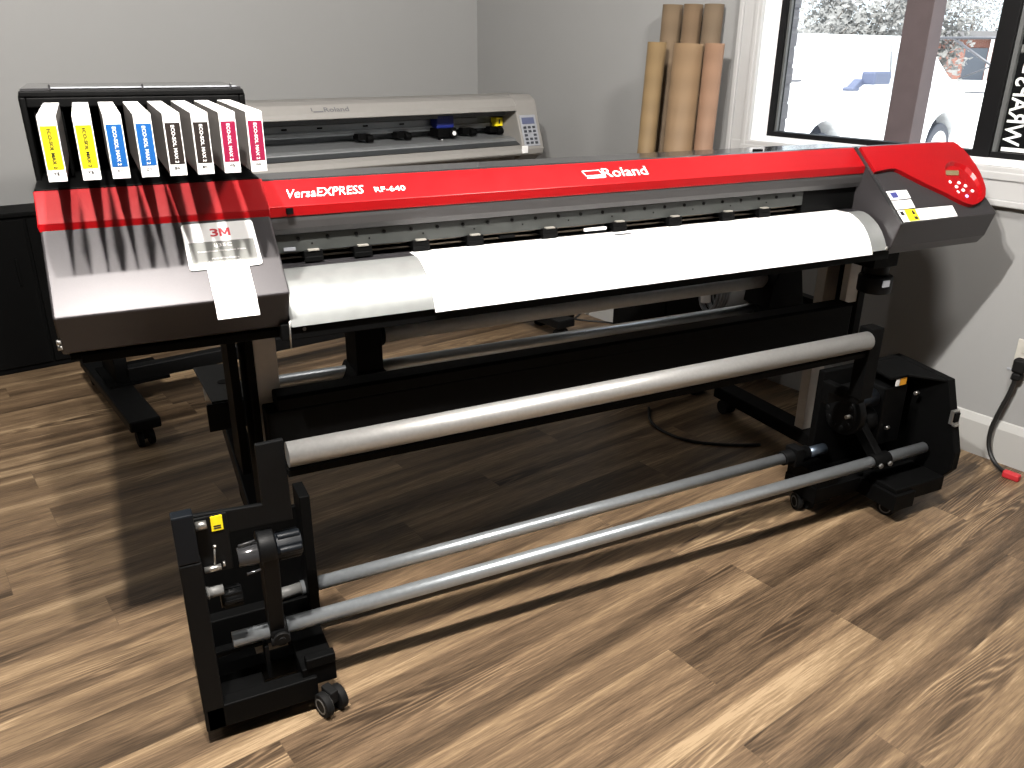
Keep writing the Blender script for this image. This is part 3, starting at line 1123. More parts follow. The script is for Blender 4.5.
ap = [(1.81, 0.9385), (1.779, 0.9385), (1.759, 0.9390), (1.740, 0.9345), (1.719, 0.9245), (1.6985, 0.9115), (1.681, 0.894), (1.667, 0.875), (1.658, 0.858), (1.651, 0.843), (1.6485, 0.836)]
b = MB()
b.sheet_x(ap[::-1], 0.625, 1.985, -0.0012)
sh = b.build('vinyl_sheet', M_PAPER, smooth=32)
tag(sh, 'wide blank white sheet feeding out over the printer front apron', 'sheet')
b = MB()
b.box(1.165, 1.215, 1.763, 1.768, 0.9405, 0.9425)
b.build('tape_tab', M_GREYINK, sh)


# ================================================================== INK CARTRIDGES
def cartridge(x, name_col, mcol, minkt, label, txt):
    w, y0, y1, z0, z1 = 0.0275, 1.60, 1.985, 1.169, 1.274
    t = thing('ink_cartridge', (x, y1 - 0.02, z0), label, 'ink cartridge', 'ink cartridges in the holder')
    dz = -0.001            # noses hang a touch lower
    b = MB()
    b.prism([(x - w / 2, y0 + 0.004, z0 + dz), (x + w / 2, y0 + 0.004, z0 + dz), (x + w / 2, y1, z0), (x - w / 2, y1, z0)], (0, 0, z1 - z0))
    b.build('case', M_CARTSIDE, t, bevel=0.0015)
    b = MB()       # wrapped white label over front and top
    b.box(x - w / 2 - 0.0004, x + w / 2 + 0.0004, y0, y0 + 0.0045, z0 + dz, z1 + dz + 0.0005)
    b.prism([(x - w / 2 - 0.0004, y0, z1 + dz), (x + w / 2 + 0.0004, y0, z1 + dz), (x + w / 2 + 0.0004, y1 - 0.03, z1), (x - w / 2 - 0.0004, y1 - 0.03, z1)], (0, 0, 0.0012))
    b.build('white_label', M_WHITE, t, bevel=0.0012)
    b = MB()
    b.box(x - w / 2 + 0.0016, x + w / 2 - 0.0012, y0 - 0.0005, y0 + 0.001, z0 + dz + 0.020, z1 + dz - 0.0150)
    b.build('colour_label', mcol, t)
    b = MB()
    b.box(x - w / 2 + 0.006, x + w / 2 - 0.010, y1 - 0.14, y1 - 0.125, z1 + 0.0008, z1 + 0.0016)
    b.build('top_mark', M_KEYPAD, t)
    lettering('lettering', 'ECO-SOL MAX 2', (x - 0.0028, y0 - 0.0005, z1 + dz - 0.019), (0, 0, -1), (1, 0, 0), 0.0058, minkt, t, width=0.064, bold=0.012)
    lettering('lettering', txt, (x - 0.005, y0 - 0.0002, z0 + dz + 0.0115), (1, 0, 0), (0, 0, 1), 0.0042, M_BLKINK, t, width=0.009)
    return t


CART = [
    (-0.0635, M_CYELLOW, M_BLKINK, 'leftmost of the eight cartridges, white with a yellow label', 'YE'),
    (-0.0115, M_CYELLOW, M_BLKINK, 'yellow labelled ink cartridge next to a blue labelled one', 'YE'),
    (0.0345, M_CCYAN, M_INK, 'blue labelled ink cartridge standing right after the yellow ones', 'CY'),
    (0.0810, M_CCYAN, M_INK, 'blue labelled ink cartridge next to a black labelled one', 'CY'),
    (0.1275, M_CBLACK, M_INK, 'black labelled ink cartridge standing right after the blue ones', 'BK'),
    (0.1740, M_CBLACK, M_INK, 'black labelled ink cartridge next to a magenta labelled one', 'BK'),
    (0.2205, M_CMAG, M_INK, 'magenta labelled ink cartridge standing right after the black ones', 'MG'),
    (0.2675, M_CMAG, M_INK, 'rightmost of the eight cartridges, white with a magenta label', 'MG'),
]
for x, mc, mi, lab, txt in CART:
    cartridge(x, '', mc, mi, lab, txt)


# ================================================================== CARD AND STRIP
def card():
    t = thing('sample_card', SL.p(0.197, 0.07, 0.0015), 'white and grey swatch card with red lettering lying on the sloping cover', 'card')
    x0, x1, t0, t1 = 0.129, 0.268, 0.0715, 0.181

    def rr(a0, a1, b0, b1, r):
        pts = []
        for cx, cy, s in ((a1 - r, b0 + r, -90), (a1 - r, b1 - r, 0), (a0 + r, b1 - r, 90), (a0 + r, b0 + r, 180)):
            for k in range(5):
                a = R(s + k * 22.5)
                pts.append((cx + r * math.cos(a), cy + r * math.sin(a)))
        return pts
    b = MB()
    SL.plate(b, rr(x0, x1, t0, t1, 0.007), 0.0015, 0.0032)
    b.build('board', M_WHITE, t)
    b = MB()
    SL.plate(b, [(x0 + 0.007, t0 + 0.007), (x1 - 0.006, t0 + 0.007), (x1 - 0.006, t0 + 0.064), (x0 + 0.007, t0 + 0.064)], 0.003, 0.0036)
    b.build('grey_field', M_CARDGREY, t)
    lettering('lettering', '3', SL.p(0.181, 0.147, 0.0032), (1, 0, 0), SL.d, 0.019, M_REDINK, t, width=0.0155, bold=0.02)
    b = MB()
    m0, m1, w_ = 0.1985, 0.2195, 0.0048
    SL.plate(b, [(m0, 0.147), (m0 + w_, 0.147), (m0 + w_, 0.166), (m0, 0.166)], 0.0031, 0.0038)
    SL.plate(b, [(m1 - w_, 0.147), (m1, 0.147), (m1, 0.166), (m1 - w_, 0.166)], 0.0031, 0.0038)
    mm = (m0 + m1) / 2
    SL.plate(b, [(m0 + 0.0005, 0.166), (m0 + w_ + 0.0005, 0.166), (mm + 0.0022, 0.1505), (mm - 0.0022, 0.1505)], 0.0031, 0.00385)
    SL.plate(b, [(m1 - w_ - 0.0005, 0.166), (m1 - 0.0005, 0.166), (mm + 0.0022, 0.1505), (mm - 0.0022, 0.1505)], 0.0031, 0.0039)
    b.build('lettering', M_REDINK, t)
    lettering('lettering', 'IJ35C', SL.p(0.184, 0.120, 0.0036), (1, 0, 0), SL.d, 0.0095, M_INK, t, width=0.034, bold=0.0)
    lettering('lettering', 'Scotchcal Graphic Film', SL.p(0.150, 0.110, 0.0036), (1, 0, 0), SL.d, 0.0042, M_INK, t, width=0.092)
    lettering('lettering', 'Matte White Opaque', SL.p(0.174, 0.0915, 0.0036), (1, 0, 0), SL.d, 0.0052, M_INK, t, width=0.052)
    lettering('lettering', 'Removable Adhesive Film', SL.p(0.166, 0.0825, 0.0036), (1, 0, 0), SL.d, 0.0052, M_INK, t, width=0.070)
    # the strip peeled down over the edge of the cover
    b = MB()
    line = [(0.10, 0.0012), (0.06, 0.0014), (0.02, 0.0018), (-0.004, 0.0035)]
    pts = [SL.p(0, tt, h) for tt, h in line]
    prof = [(p.y, p.z) for p in pts] + [(1.615, 0.905), (1.605, 0.893)]
    w0, w1 = 0.161, 0.2405
    vs = []
    for y, z in prof:
        vs += [(w0, y, z), (w1, y, z), (w0, y - 0.0008, z + 0.0009), (w1, y - 0.0008, z + 0.0009)]
    fs = []
    for i in range(len(prof) - 1):
        a = 4 * i
        c = a + 4
        fs += [(a, a + 1, c + 1, c), (a + 2, c + 2, c + 3, a + 3), (a, c, c + 2, a + 2), (a + 1, a + 3, c + 3, c + 1)]
    n = 4 * (len(prof) - 1)
    fs += [(0, 2, 3, 1), (n, n + 1, n + 3, n + 2)]
    b.add(vs, fs)
    st = b.build('paper_strip', M_PAPER)
    tag(st, 'blank white strip sticking out under the swatch card and hanging over the edge', 'strip')


card()


# ================================================================== TAKE-UP UNIT
TU = thing('take_up_unit', (1.1, 1.6, 0), 'black take-up unit with silver rollers standing on the floor before the printer', 'take-up unit')


def takeup():
    # left slab
    b = MB()
    b.box(0.016, 0.058, 1.47, 1.505, 0.038, 0.452)
    b.build('side_plate', M_BLACK2, TU, bevel=0.003)
    b = MB()
    b.box(0.016, 0.056, 1.47, 1.500, 0.454, 0.560)
    b.build('side_plate_cap', M_BLUEBLK, TU, bevel=0.003)
    # left base frame with two openings
    b = MB()
    b.box(0.02, 0.255, 1.470, 1.505, 0.038, 0.095)
    b.box(0.02, 0.30, 1.560, 1.600, 0.050, 0.100)
    b.box(0.02, 0.30, 1.690, 1.735, 0.045, 0.150)
    b.box(0.02, 0.150, 1.505, 1.69, 0.045, 0.08)
    b.box(0.225, 0.300, 1.480, 1.69, 0.066, 0.115)
    b.box(0.235, 0.300, 1.476, 1.50, 0.115, 0.140)
    b.build('base_frame', M_BLACK, TU, bevel=0.003)
    # back panel
    b = MB()
    b.box(0.055, 0.312, 1.722, 1.735, 0.10, 0.385)
    b.box(0.288, 0.312, 1.66, 1.735, 0.10, 0.44)
    b.build('back_plate', M_BLACK, TU, bevel=0.002)
    # L shaped roller bracket
    b = MB()
    b.prism([(0.056, 1.51, 0.535), (0.056, 1.51, 0.482), (0.246, 1.51, 0.478), (0.243, 1.51, 0.662), (0.188, 1.51, 0.660), (0.188, 1.51, 0.527)], (0, 0.012, 0))
    b.box(0.056, 0.118, 1.505, 1.51, 0.40, 0.530)
    b.build('roller_bracket', M_BLACK2, TU, bevel=0.002)
    b = MB()
    b.box(0.087, 0.109, 1.5025, 1.5055, 0.496, 0.528)
    yl = b.build('warning_label', M_YELLOW, TU)
    b = MB()
    for k in range(2):
        b.box(0.091, 0.105, 1.502, 1.5026, 0.500 + k * 0.005, 0.503 + k * 0.005)
    b.build('label_print', M_BLKINK, yl)
    # bolts, lever, stub rollers
    b = MB()
    b.tube((0.058, 1.49, 0.522), (0.078, 1.49, 0.522), 0.009, 14)
    b.build('bolt', M_STEEL, TU)
    b = MB()
    b.tube((0.062, 1.495, 0.417), (0.094, 1.495, 0.417), 0.0065, 12)
    b.tube((0.082, 1.495, 0.417), (0.086, 1.495, 0.462), 0.002, 8)
    b.ball((0.087, 1.495, 0.466), 0.004)
    b.tube((0.098, 1.496, 0.421), (0.102, 1.496, 0.421), 0.006, 12)
    b.build('lever', M_STEEL, TU)
    b = MB()
    b.tube((0.058, 1.50, 0.360), (0.092, 1.50, 0.360), 0.011, 16)
    b.tube((0.060, 1.50, 0.360), (0.064, 1.50, 0.360), 0.0135, 16)
    b.build('stub_roller', M_GREYRUB, TU)
    b = MB()
    b.tube((0.085, 1.52, 0.325), (0.128, 1.52, 0.325), 0.020, 12)
    for k in range(8):
        a = k * PI / 4
        b.box(0.09, 0.126, 1.52 + 0.019 * math.cos(a) - 0.003, 1.52 + 0.019 * math.cos(a) + 0.003, 0.325 + 0.019 * math.sin(a) - 0.003, 0.325 + 0.019 * math.sin(a) + 0.003)
    b.build('grip_knob', M_BLACK2, TU)
    # pivot with two knobs and the swing arm
    b = MB()
    b.tube((0.128, 1.51, 0.418), (0.168, 1.51, 0.418), 0.020, 24, r1=0.024)
    b.tube((0.132, 1.51, 0.445), (0.166, 1.51, 0.449), 0.003, 8)
    b.tube((0.140, 1.49, 0.388), (0.168, 1.49, 0.391), 0.003, 8)
    b.build('pivot_boss', M_DECK, TU, bevel=0.002)
    b = MB()
    b.tube((0.168, 1.51, 0.430), (0.202, 1.51, 0.430), 0.036, 28)
    b.prism([(0.172, 1.475, 0.43), (0.172, 1.545, 0.43), (0.174, 1.568, 0.20), (0.174, 1.522, 0.20)], (0.032, 0, 0))
    b.tube((0.174, 1.545, 0.1957), (0.212, 1.545, 0.1957), 0.028, 24)
    b.build('swing_arm', M_BLACK2, TU, bevel=0.003)
    b = MB()
    b.tube((0.174, 1.522, 0.182), (0.214, 1.522, 0.182), 0.011, 12)
    b.tube((0.195, 1.514, 0.192), (0.195, 1.506, 0.191), 0.017, 12)
    b.tube((0.195, 1.507, 0.191), (0.195, 1.503, 0.1905), 0.008, 8)
    b.build('clamp_screw', M_RUBBER, TU)
    b = MB()
    b.tube((0.204, 1.51, 0.425), (0.256, 1.51, 0.425), 0.027, 10)
    for k in range(5):
        a = 2 * PI * k / 5 + 0.6
        b.tube((0.208, 1.51 + 0.024 * math.cos(a), 0.425 + 0.024 * math.sin(a)), (0.254, 1.51 + 0.024 * math.cos(a), 0.425 + 0.024 * math.sin(a)), 0.0085, 10)
    b.build('hand_knob', M_BLUEBLK, TU, bevel=0.002)
    # silver guide roller and the thin bar beneath it
    b = MB()
    b.tube((0.246, 1.50, 0.632), (1.846, 1.50, 0.638), 0.0258, 32)
    b.build('guide_roller', M_ALU, TU)
    b = MB()
    b.prism([(0.244, 1.497, 0.583), (0.244, 1.512, 0.583), (0.244, 1.512, 0.597), (0.244, 1.497, 0.597)], (1.61, 0, 0.006))
    b.build('roller_bar', M_BLACK, TU)
    # tubes near the floor
    b = MB()
    b.tube((0.098, 1.545, 0.1955), (2.253, 1.545, 0.199), 0.0180, 28, rin=0.0145)
    b.build('dancer_tube', M_TUBE, TU)
    b = MB()
    b.tube((0.28, 1.71, 0.166), (1.81, 1.71, 0.179), 0.0175, 24, rin=0.013)
    b.build('tie_tube', M_TUBE, TU)
    b = MB()
    b.tube((1.81, 1.71, 0.179), (1.915, 1.71, 0.180), 0.0235, 20)
    b.box(1.845, 1.880, 1.685, 1.735, 0.150, 0.210)
    b.build('tube_clamp', M_BLACK2, TU, bevel=0.002)
    b = MB()
    b.tube((0.215, 1.705, 0.166), (0.28, 1.71, 0.166), 0.0145, 20)
    b.build('tube_end', M_GREYRUB, TU)
    b = MB()
    b.tube((1.915, 1.705, 0.180), (1.985, 1.705, 0.181), 0.0175, 20)
    b.build('tube_end', mat('blue_tinted_steel', (0.1584, 0.2016, 0.2592), 0.35, 0.8), TU)
    b = MB()
    b.tube((0.06, 1.57, 0.148), (0.165, 1.57, 0.155), 0.006, 10)
    b.box(0.160, 0.168, 1.53, 1.575, 0.08, 0.165)
    b.build('sensor_post', M_BLACK2, TU)

    # ---- right unit with motor
    b = MB()
    b.box(1.945, 2.30, 1.715, 1.74, 0.085, 0.452)
    b.prism([(2.275, 1.74, 0.452), (2.275, 1.71, 0.452), (2.275, 1.525, 0.437), (2.275, 1.452, 0.215), (2.275, 1.452, 0.155), (2.275, 1.50, 0.09), (2.275, 1.74, 0.06)], (0.030, 0, 0))
    b.prism([(2.12, 1.715, 0.452), (2.275, 1.715, 0.452), (2.275, 1.53, 0.437), (2.20, 1.61, 0.440), (2.12, 1.61, 0.440)], (0, 0, -0.010))
    b.build('motor_cabinet', M_BLACK, TU, bevel=0.003)
    b = MB()
    b.box(1.86, 2.28, 1.60, 1.735, 0.060, 0.11)
    b.box(2.06, 2.28, 1.47, 1.60, 0.075, 0.125)
    b.box(1.865, 1.95, 1.60, 1.735, 0.06, 0.16)
    b.box(2.05, 2.14, 1.46, 1.62, 0.055, 0.11)
    b.box(1.86, 1.93, 1.60, 1.70, 0.055, 0.11)
    b.build('base_frame', M_BLACK, TU, bevel=0.003)
    b = MB()
    b.tube((1.985, 1.66, 0.330), (2.01, 1.66, 0.330), 0.075, 36)
    b.tube((1.975, 1.66, 0.330), (1.985, 1.66, 0.330), 0.060, 36)
    for k in range(10):
        a = k * PI / 5
        b.tube((1.972, 1.66 + 0.048 * math.cos(a), 0.33 + 0.048 * math.sin(a)), (1.976, 1.66 + 0.048 * math.cos(a), 0.33 + 0.048 * math.sin(a)), 0.008, 8)
    b.build('drive_flange', M_BLACK2, TU, bevel=0.002)
    b = MB()
    b.tube((2.01, 1.65, 0.365), (2.10, 1.65, 0.365), 0.030, 24)
    b.build('drive_shaft', M_BLUEBLK, TU)
    b = MB()
    b.box(2.12, 2.22, 1.62, 1.715, 0.20, 0.40)
    b.tube((2.07, 1.67, 0.28), (2.12, 1.67, 0.28), 0.045, 24)
    b.build('motor', M_BLACK2, TU, bevel=0.004)
    for x, y, z in ((1.935, 1.60, 0.345), (2.232, 1.60, 0.372), (2.14, 1.612, 0.262)):
        b = MB()
        b.tube((x, y, z), (x + 0.016, y, z), 0.006, 10)
        b.build('screw', M_STEEL, TU)
    # toggle on the outer plate's front
    b = MB()
    b.box(2.265, 2.295, 1.478, 1.490, 0.305, 0.350)
    b.box(2.270, 2.292, 1.468, 1.480, 0.300, 0.306)
    b.build('switch_plate', M_STEEL, TU, bevel=0.001)
    b = MB()
    b.box(2.268, 2.289, 1.472, 1.479, 0.314, 0.344)
    b.build('switch', M_BLACK, TU)
    b = MB()
    b.box(2.165, 2.197, 1.6125, 1.6145, 0.405, 0.437)
    wl = b.build('warning_label', M_ORANGE, TU)
    b = MB()
    b.box(2.150, 2.168, 1.6125, 1.6145, 0.405, 0.437)
    b.build('warning_label', M_WHITE, TU)
    # right roller bracket
    b = MB()
    b.box(1.848, 1.895, 1.49, 1.535, 0.46, 0.672)
    b.box(1.855, 1.885, 1.505, 1.640, 0.440, 0.465)
    b.box(1.855, 1.985, 1.610, 1.640, 0.400, 0.440)
    b.build('roller_bracket', M_BLACK, TU, bevel=0.002)
    # right clamp on the dancer tube
    b = MB()
    b.tube((2.015, 1.545, 0.1985), (2.085, 1.545, 0.1985), 0.0245, 18)
    b.prism([(2.03, 1.535, 0.215), (2.06, 1.535, 0.215), (2.06, 1.64, 0.31), (2.03, 1.64, 0.31)], (0, 0.02, -0.03))
    b.build('swing_arm', M_BLACK, TU, bevel=0.002)
    for x in (2.028, 2.068):
        b = MB()
        b.tube((x, 1.519, 0.196), (x, 1.513, 0.195), 0.008, 10)
        b.build('clamp_screw', M_GREYRUB, TU)
    # casters
    for x, y, rot in ((0.278, 1.460, 0.35), (0.10, 1.70, 0.2), (1.885, 1.67, -0.3), (2.12, 1.53, 0.3), (2.24, 1.71, 0.1)):
        ca, sa = math.cos(rot), math.sin(rot)

        def cx(p, x=x, y=y, ca=ca, sa=sa):
            return Vector((x + p[0] * ca - p[1] * sa, y + p[0] * sa + p[1] * ca, p[2]))
        c = MB(cx)
        for q in (-0.019, 0.019):
            c.tube((q - 0.009, 0, 0.0285), (q + 0.009, 0, 0.0285), 0.0285, 24)
        c.box(-0.010, 0.010, -0.016, 0.022, 0.03, 0.062)
        cs = c.build('caster', M_RUBBER, TU, bevel=0.0025)
        c = MB(cx)
        for q in (-0.0285, 0.0285):
            c.tube((q - 0.0004, 0, 0.0285), (q + 0.0004, 0, 0.0285), 0.019, 20, rin=0.015)
        c.tube((-0.0105, 0, 0.0285), (-0.0100, 0, 0.0285), 0.027, 20, rin=0.021)
        c.build('caster_rim', M_GREYRUB, cs)


takeup()


# ================================================================== VINYL CUTTER BEHIND
CU = thing('cutting_plotter', rm((-1.4, 2.5, 0)), 'pale grey cutting plotter on its own black stand behind the printer', 'cutter')


def cutter():
    n0, n1 = -2.44, -0.43     # body without the end cap
    E0, E1 = -0.455, -0.322    # right end cap with the keypad

    def ext(mb, prof, a, c):
        mb.prism([(a, s, z) for s, z in prof], (c - a, 0, 0))
        return mb
    # hood
    b = MB(rm)
    ext(b, [(2.40, 1.102), (2.405, 1.125), (2.43, 1.160), (2.47, 1.172), (2.66, 1.172), (2.72, 1.14), (2.72, 1.06), (2.69, 1.06), (2.66, 1.10), (2.42, 1.102)], n0, n1 - 0.03)
    b.build('hood', M_CUTTER, CU, bevel=0.004)
    lettering('brand_lettering', 'Roland', rm((-1.475, 2.4085, 1.1310)), NR, (DR * 0.581 + Vector((0, 0, 0.814))), 0.022, M_GREYINK, CU, width=0.115, bold=0.012)
    b = MB(rm)
    b.prism([(-1.525, 2.4085, 1.131), (-1.480, 2.4085, 1.131), (-1.480, 2.4115, 1.1352), (-1.525, 2.4115, 1.1352)], (0, -0.0008, 0.0006))
    b.prism([(-1.532, 2.4115, 1.1352), (-1.528, 2.4115, 1.1352), (-1.528, 2.4215, 1.149), (-1.532, 2.4215, 1.149)], (0, -0.0008, 0.0006))
    b.build('logo_mark', M_GREYINK, CU)
    # back and inner rail
    b = MB(rm)
    b.box(n0, n1, 2.64, 2.70, 0.92, 1.12)
    b.box(n0, n1, 2.50, 2.53, 1.075, 1.102)
    b.build('inner_back', mat('cutter_inner_grey', (0.1224, 0.1296, 0.1368), 0.5), CU)
    b = MB(rm)
    b.box(n0, n1, 2.560, 2.64, 1.015, 1.068)
    b.box(n0, n1, 2.545, 2.562, 1.030, 1.040)
    b.build('carriage_rail', M_CUTBED, CU, bevel=0.002)
    # bed and sloping front lip
    b = MB(rm)
    ext(b, [(2.64, 0.985), (2.43, 0.975), (2.41, 0.965), (2.41, 0.93), (2.64, 0.93)], n0, n1)
    b.build('bed', M_CUTBED, CU, bevel=0.002)
    b = MB(rm)
    ext(b, [(2.425, 0.966), (2.385, 0.950), (2.375, 0.945), (2.41, 0.93)], n0, n1)
    b.build('bed_front_edge', M_CUTDARK, CU)
    b = MB(rm)
    ext(b, [(2.392, 0.948), (2.360, 0.925), (2.348, 0.905), (2.36, 0.893), (2.42, 0.893), (2.43, 0.93)], n0, n1)
    ext(b, [(2.42, 0.93), (2.40, 0.893), (2.44, 0.845), (2.68, 0.845), (2.70, 0.93)], n0, n1)
    b.build('lower_shell', M_CUTTER, CU, bevel=0.004)
    # right end cap
    b = MB(rm)
    ext(b, [(2.355, 0.898), (2.350, 0.925), (2.405, 1.075), (2.43, 1.150), (2.47, 1.174), (2.66, 1.174), (2.72, 1.14), (2.72, 0.90), (2.66, 0.85), (2.45, 0.845)], E0, E1)
    ec = b.build('end_cap', M_CUTTER, CU, bevel=0.006)
    P0, P1 = Vector((0, 2.350, 0.925)), Vector((0, 2.405, 1.075))
    d = (P1 - P0).normalized()
    nn = Vector((0, -d.z, d.y))

    def kp(mb, n_a, n_b, t0, t1, h0, h1):
        q = [Vector((n_a, 0, 0)) + P0 + d * t0, Vector((n_b, 0, 0)) + P0 + d * t0, Vector((n_b, 0, 0)) + P0 + d * t1, Vector((n_a, 0, 0)) + P0 + d * t1]
        mb.prism([p + nn * h0 for p in q], nn * (h1 - h0))
    b = MB(rm)
    kp(b, -0.442, -0.345, 0.012, 0.165, -0.002, 0.004)
    k = b.build('keypad', M_KEYPAD, CU, bevel=0.002)
    b = MB(rm)
    kp(b, -0.434, -0.358, 0.120, 0.152, 0.003, 0.006)
    b.build('display', M_LCD, k)
    for r_ in range(5):
        for c_ in range(3):
            if (r_, c_) in ((2, 1),):
                continue
            b = MB(rm)
            kp(b, -0.432 + c_ * 0.028, -0.416 + c_ * 0.028, 0.022 + r_ * 0.019, 0.033 + r_ * 0.019, 0.003, 0.007)
            b.build('key', M_KEY, k)
    b = MB(rm)
    b.box(-0.462, -0.428, 2.346, 2.356, 0.905, 0.940)
    b.build('corner_tab', M_WHITE, CU, bevel=0.002)
    # left end cap
    b = MB(rm)
    ext(b, [(2.355, 0.898), (2.350, 0.925), (2.405, 1.075), (2.43, 1.150), (2.47, 1.174), (2.66, 1.174), (2.72, 1.14), (2.72, 0.90), (2.66, 0.85), (2.45, 0.845)], n0 - 0.10, n0 + 0.02)
    b.build('end_cap', M_CUTTER, CU, bevel=0.006)
    # blue tool carriage
    b = MB(rm)
    b.box(-0.860, -0.765, 2.50, 2.58, 1.030, 1.090)
    cg = b.build('tool_carriage', M_BLUECAR, CU, bevel=0.004)
    b = MB(rm)
    b.box(-0.865, -0.760, 2.485, 2.56, 0.990, 1.030)
    b.tube((-0.785, 2.49, 1.008), (-0.785, 2.47, 1.008), 0.022, 20)
    b.tube((-0.845, 2.50, 1.0), (-0.845, 2.50, 0.965), 0.010, 12)
    b.build('tool_holder', M_BLACK, cg, bevel=0.002)
    b = MB(rm)
    b.tube((-0.785, 2.472, 1.008), (-0.785, 2.466, 1.008), 0.010, 14)
    b.tube((-0.845, 2.492, 1.006), (-0.845, 2.488, 1.006), 0.008, 10)
    b.tube((-0.842, 2.49, 0.975), (-0.842, 2.486, 0.975), 0.006, 10)
    b.build('tool_screw', M_WHITE, cg)
    # pinch rollers
    for x in (-1.235, -1.035, -0.665, -0.50):
        b = MB(rm)
        b.box(x - 0.034, x + 0.030, 2.52, 2.575, 0.995, 1.022)
        b.tube((x + 0.004, 2.515, 1.002), (x + 0.034, 2.515, 1.002), 0.017, 16)
        b.build('pinch_roller', M_BLACK, CU, bevel=0.002)
    for x in (-1.77, -1.60, -1.435, -1.21, -1.02):
        b = MB(rm)
        b.box(x - 0.012, x + 0.012, 2.556, 2.562, 1.050, 1.057)
        b.build('rail_mark', M_BLACK, CU)
    b = MB(rm)
    b.box(-0.505, -0.462, 2.515, 2.555, 1.025, 1.065)
    b.build('caution_label', M_YELLOW, CU)
    b = MB(rm)
    b.box(-0.486, -0.480, 2.512, 2.5152, 1.036, 1.056)
    b.build('label_print', M_BLKINK, CU)
    b = MB(rm)
    b.box(-0.590, -0.530, 2.56, 2.60, 1.030, 1.085)
    b.build('carriage_stop', mat('pale_green_block', (0.216, 0.2376, 0.1944), 0.5), CU, bevel=0.003)
    # stand: two T feet, uprights, stretcher
    for x in (-2.455, -0.42):
        b = MB(rm)
        b.prism([(x - 0.055, 2.02, 0.075), (x + 0.055, 2.02, 0.075), (x + 0.055, 2.86, 0.075), (x - 0.055, 2.86, 0.075)], (0, 0, 0.042))
        ft = b.build('foot', M_BLACK2, CU, bevel=0.006)
        for s in (2.065, 2.81):
            b = MB(rm)
            for q in (-0.020, 0.020):
                b.tube((x + q - 0.010, s, 0.031), (x + q + 0.010, s, 0.031), 0.031, 18)
            b.box(x - 0.012, x + 0.012, s - 0.02, s + 0.02, 0.03, 0.078)
            b.build('caster', M_RUBBER, ft, bevel=0.002)
        b = MB(rm)
        b.box(x + (0.0 if x < -1 else -0.05), x + (0.05 if x < -1 else 0.0), 2.42, 2.66, 0.115, 0.85)
        b.build('upright', M_BLACK, CU, bevel=0.003)
        b = MB(rm)
        b.box(x - 0.03, x + 0.20, 2.40, 2.66, 0.115, 0.128) if x < -1 else b.box(x - 0.20, x + 0.03, 2.40, 2.66, 0.115, 0.128)
        b.build('upright_base', M_BLACK, CU)
    b = MB(rm)
    b.box(-2.41, -0.47, 2.41, 2.46, 0.125, 0.185)
    b.build('stretcher', M_BLACK2, CU, bevel=0.004)


cutter()


# ================================================================== CARDBOARD TUBES
def ctube(name, s, n, r, h, lean, leans, col, label, thick=0.006):
    b = MB(rm)
    b.tube((n - lean, s + leans, 0.003), (n, s, h), r, 36, rin=r - thick)
    o = b.build('cardboard_tube', kraft(name, col))
    tag(o, label, 'cardboard tube', 'cardboard tubes against the wall')


ctube('kraft_a', 1.783, -0.070, 0.045, 1.570, 0.03, 0.030, (0.144, 0.1008, 0.0612), 'tall cardboard tube at the left of the back row, behind the shorter tubes')
ctube('kraft_b', 1.668, -0.066, 0.042, 1.568, 0.03, 0.026, (0.1368, 0.09, 0.05184), 'tall cardboard tube in the middle of the back row')
ctube('kraft_c', 1.556, -0.064, 0.042, 1.565, 0.03, 0.022, (0.126, 0.09, 0.0576), 'tall cardboard tube at the right of the back row, nearest the window')
ctube('kraft_d', 1.735, -0.205, 0.041, 1.416, 0.04, 0.030, (0.1836, 0.1224, 0.0576), 'short cardboard tube standing apart at the left of the front row')
ctube('kraft_e', 1.552, -0.205, 0.064, 1.410, 0.04, 0.015, (0.1836, 0.1188, 0.0648), 'thickest cardboard tube, in the middle of the front row')
ctube('kraft_f', 1.445, -0.170, 0.040, 1.411, 0.04, 0.004, (0.1944, 0.1116, 0.0684), 'short reddish cardboard tube at the right of the front row')


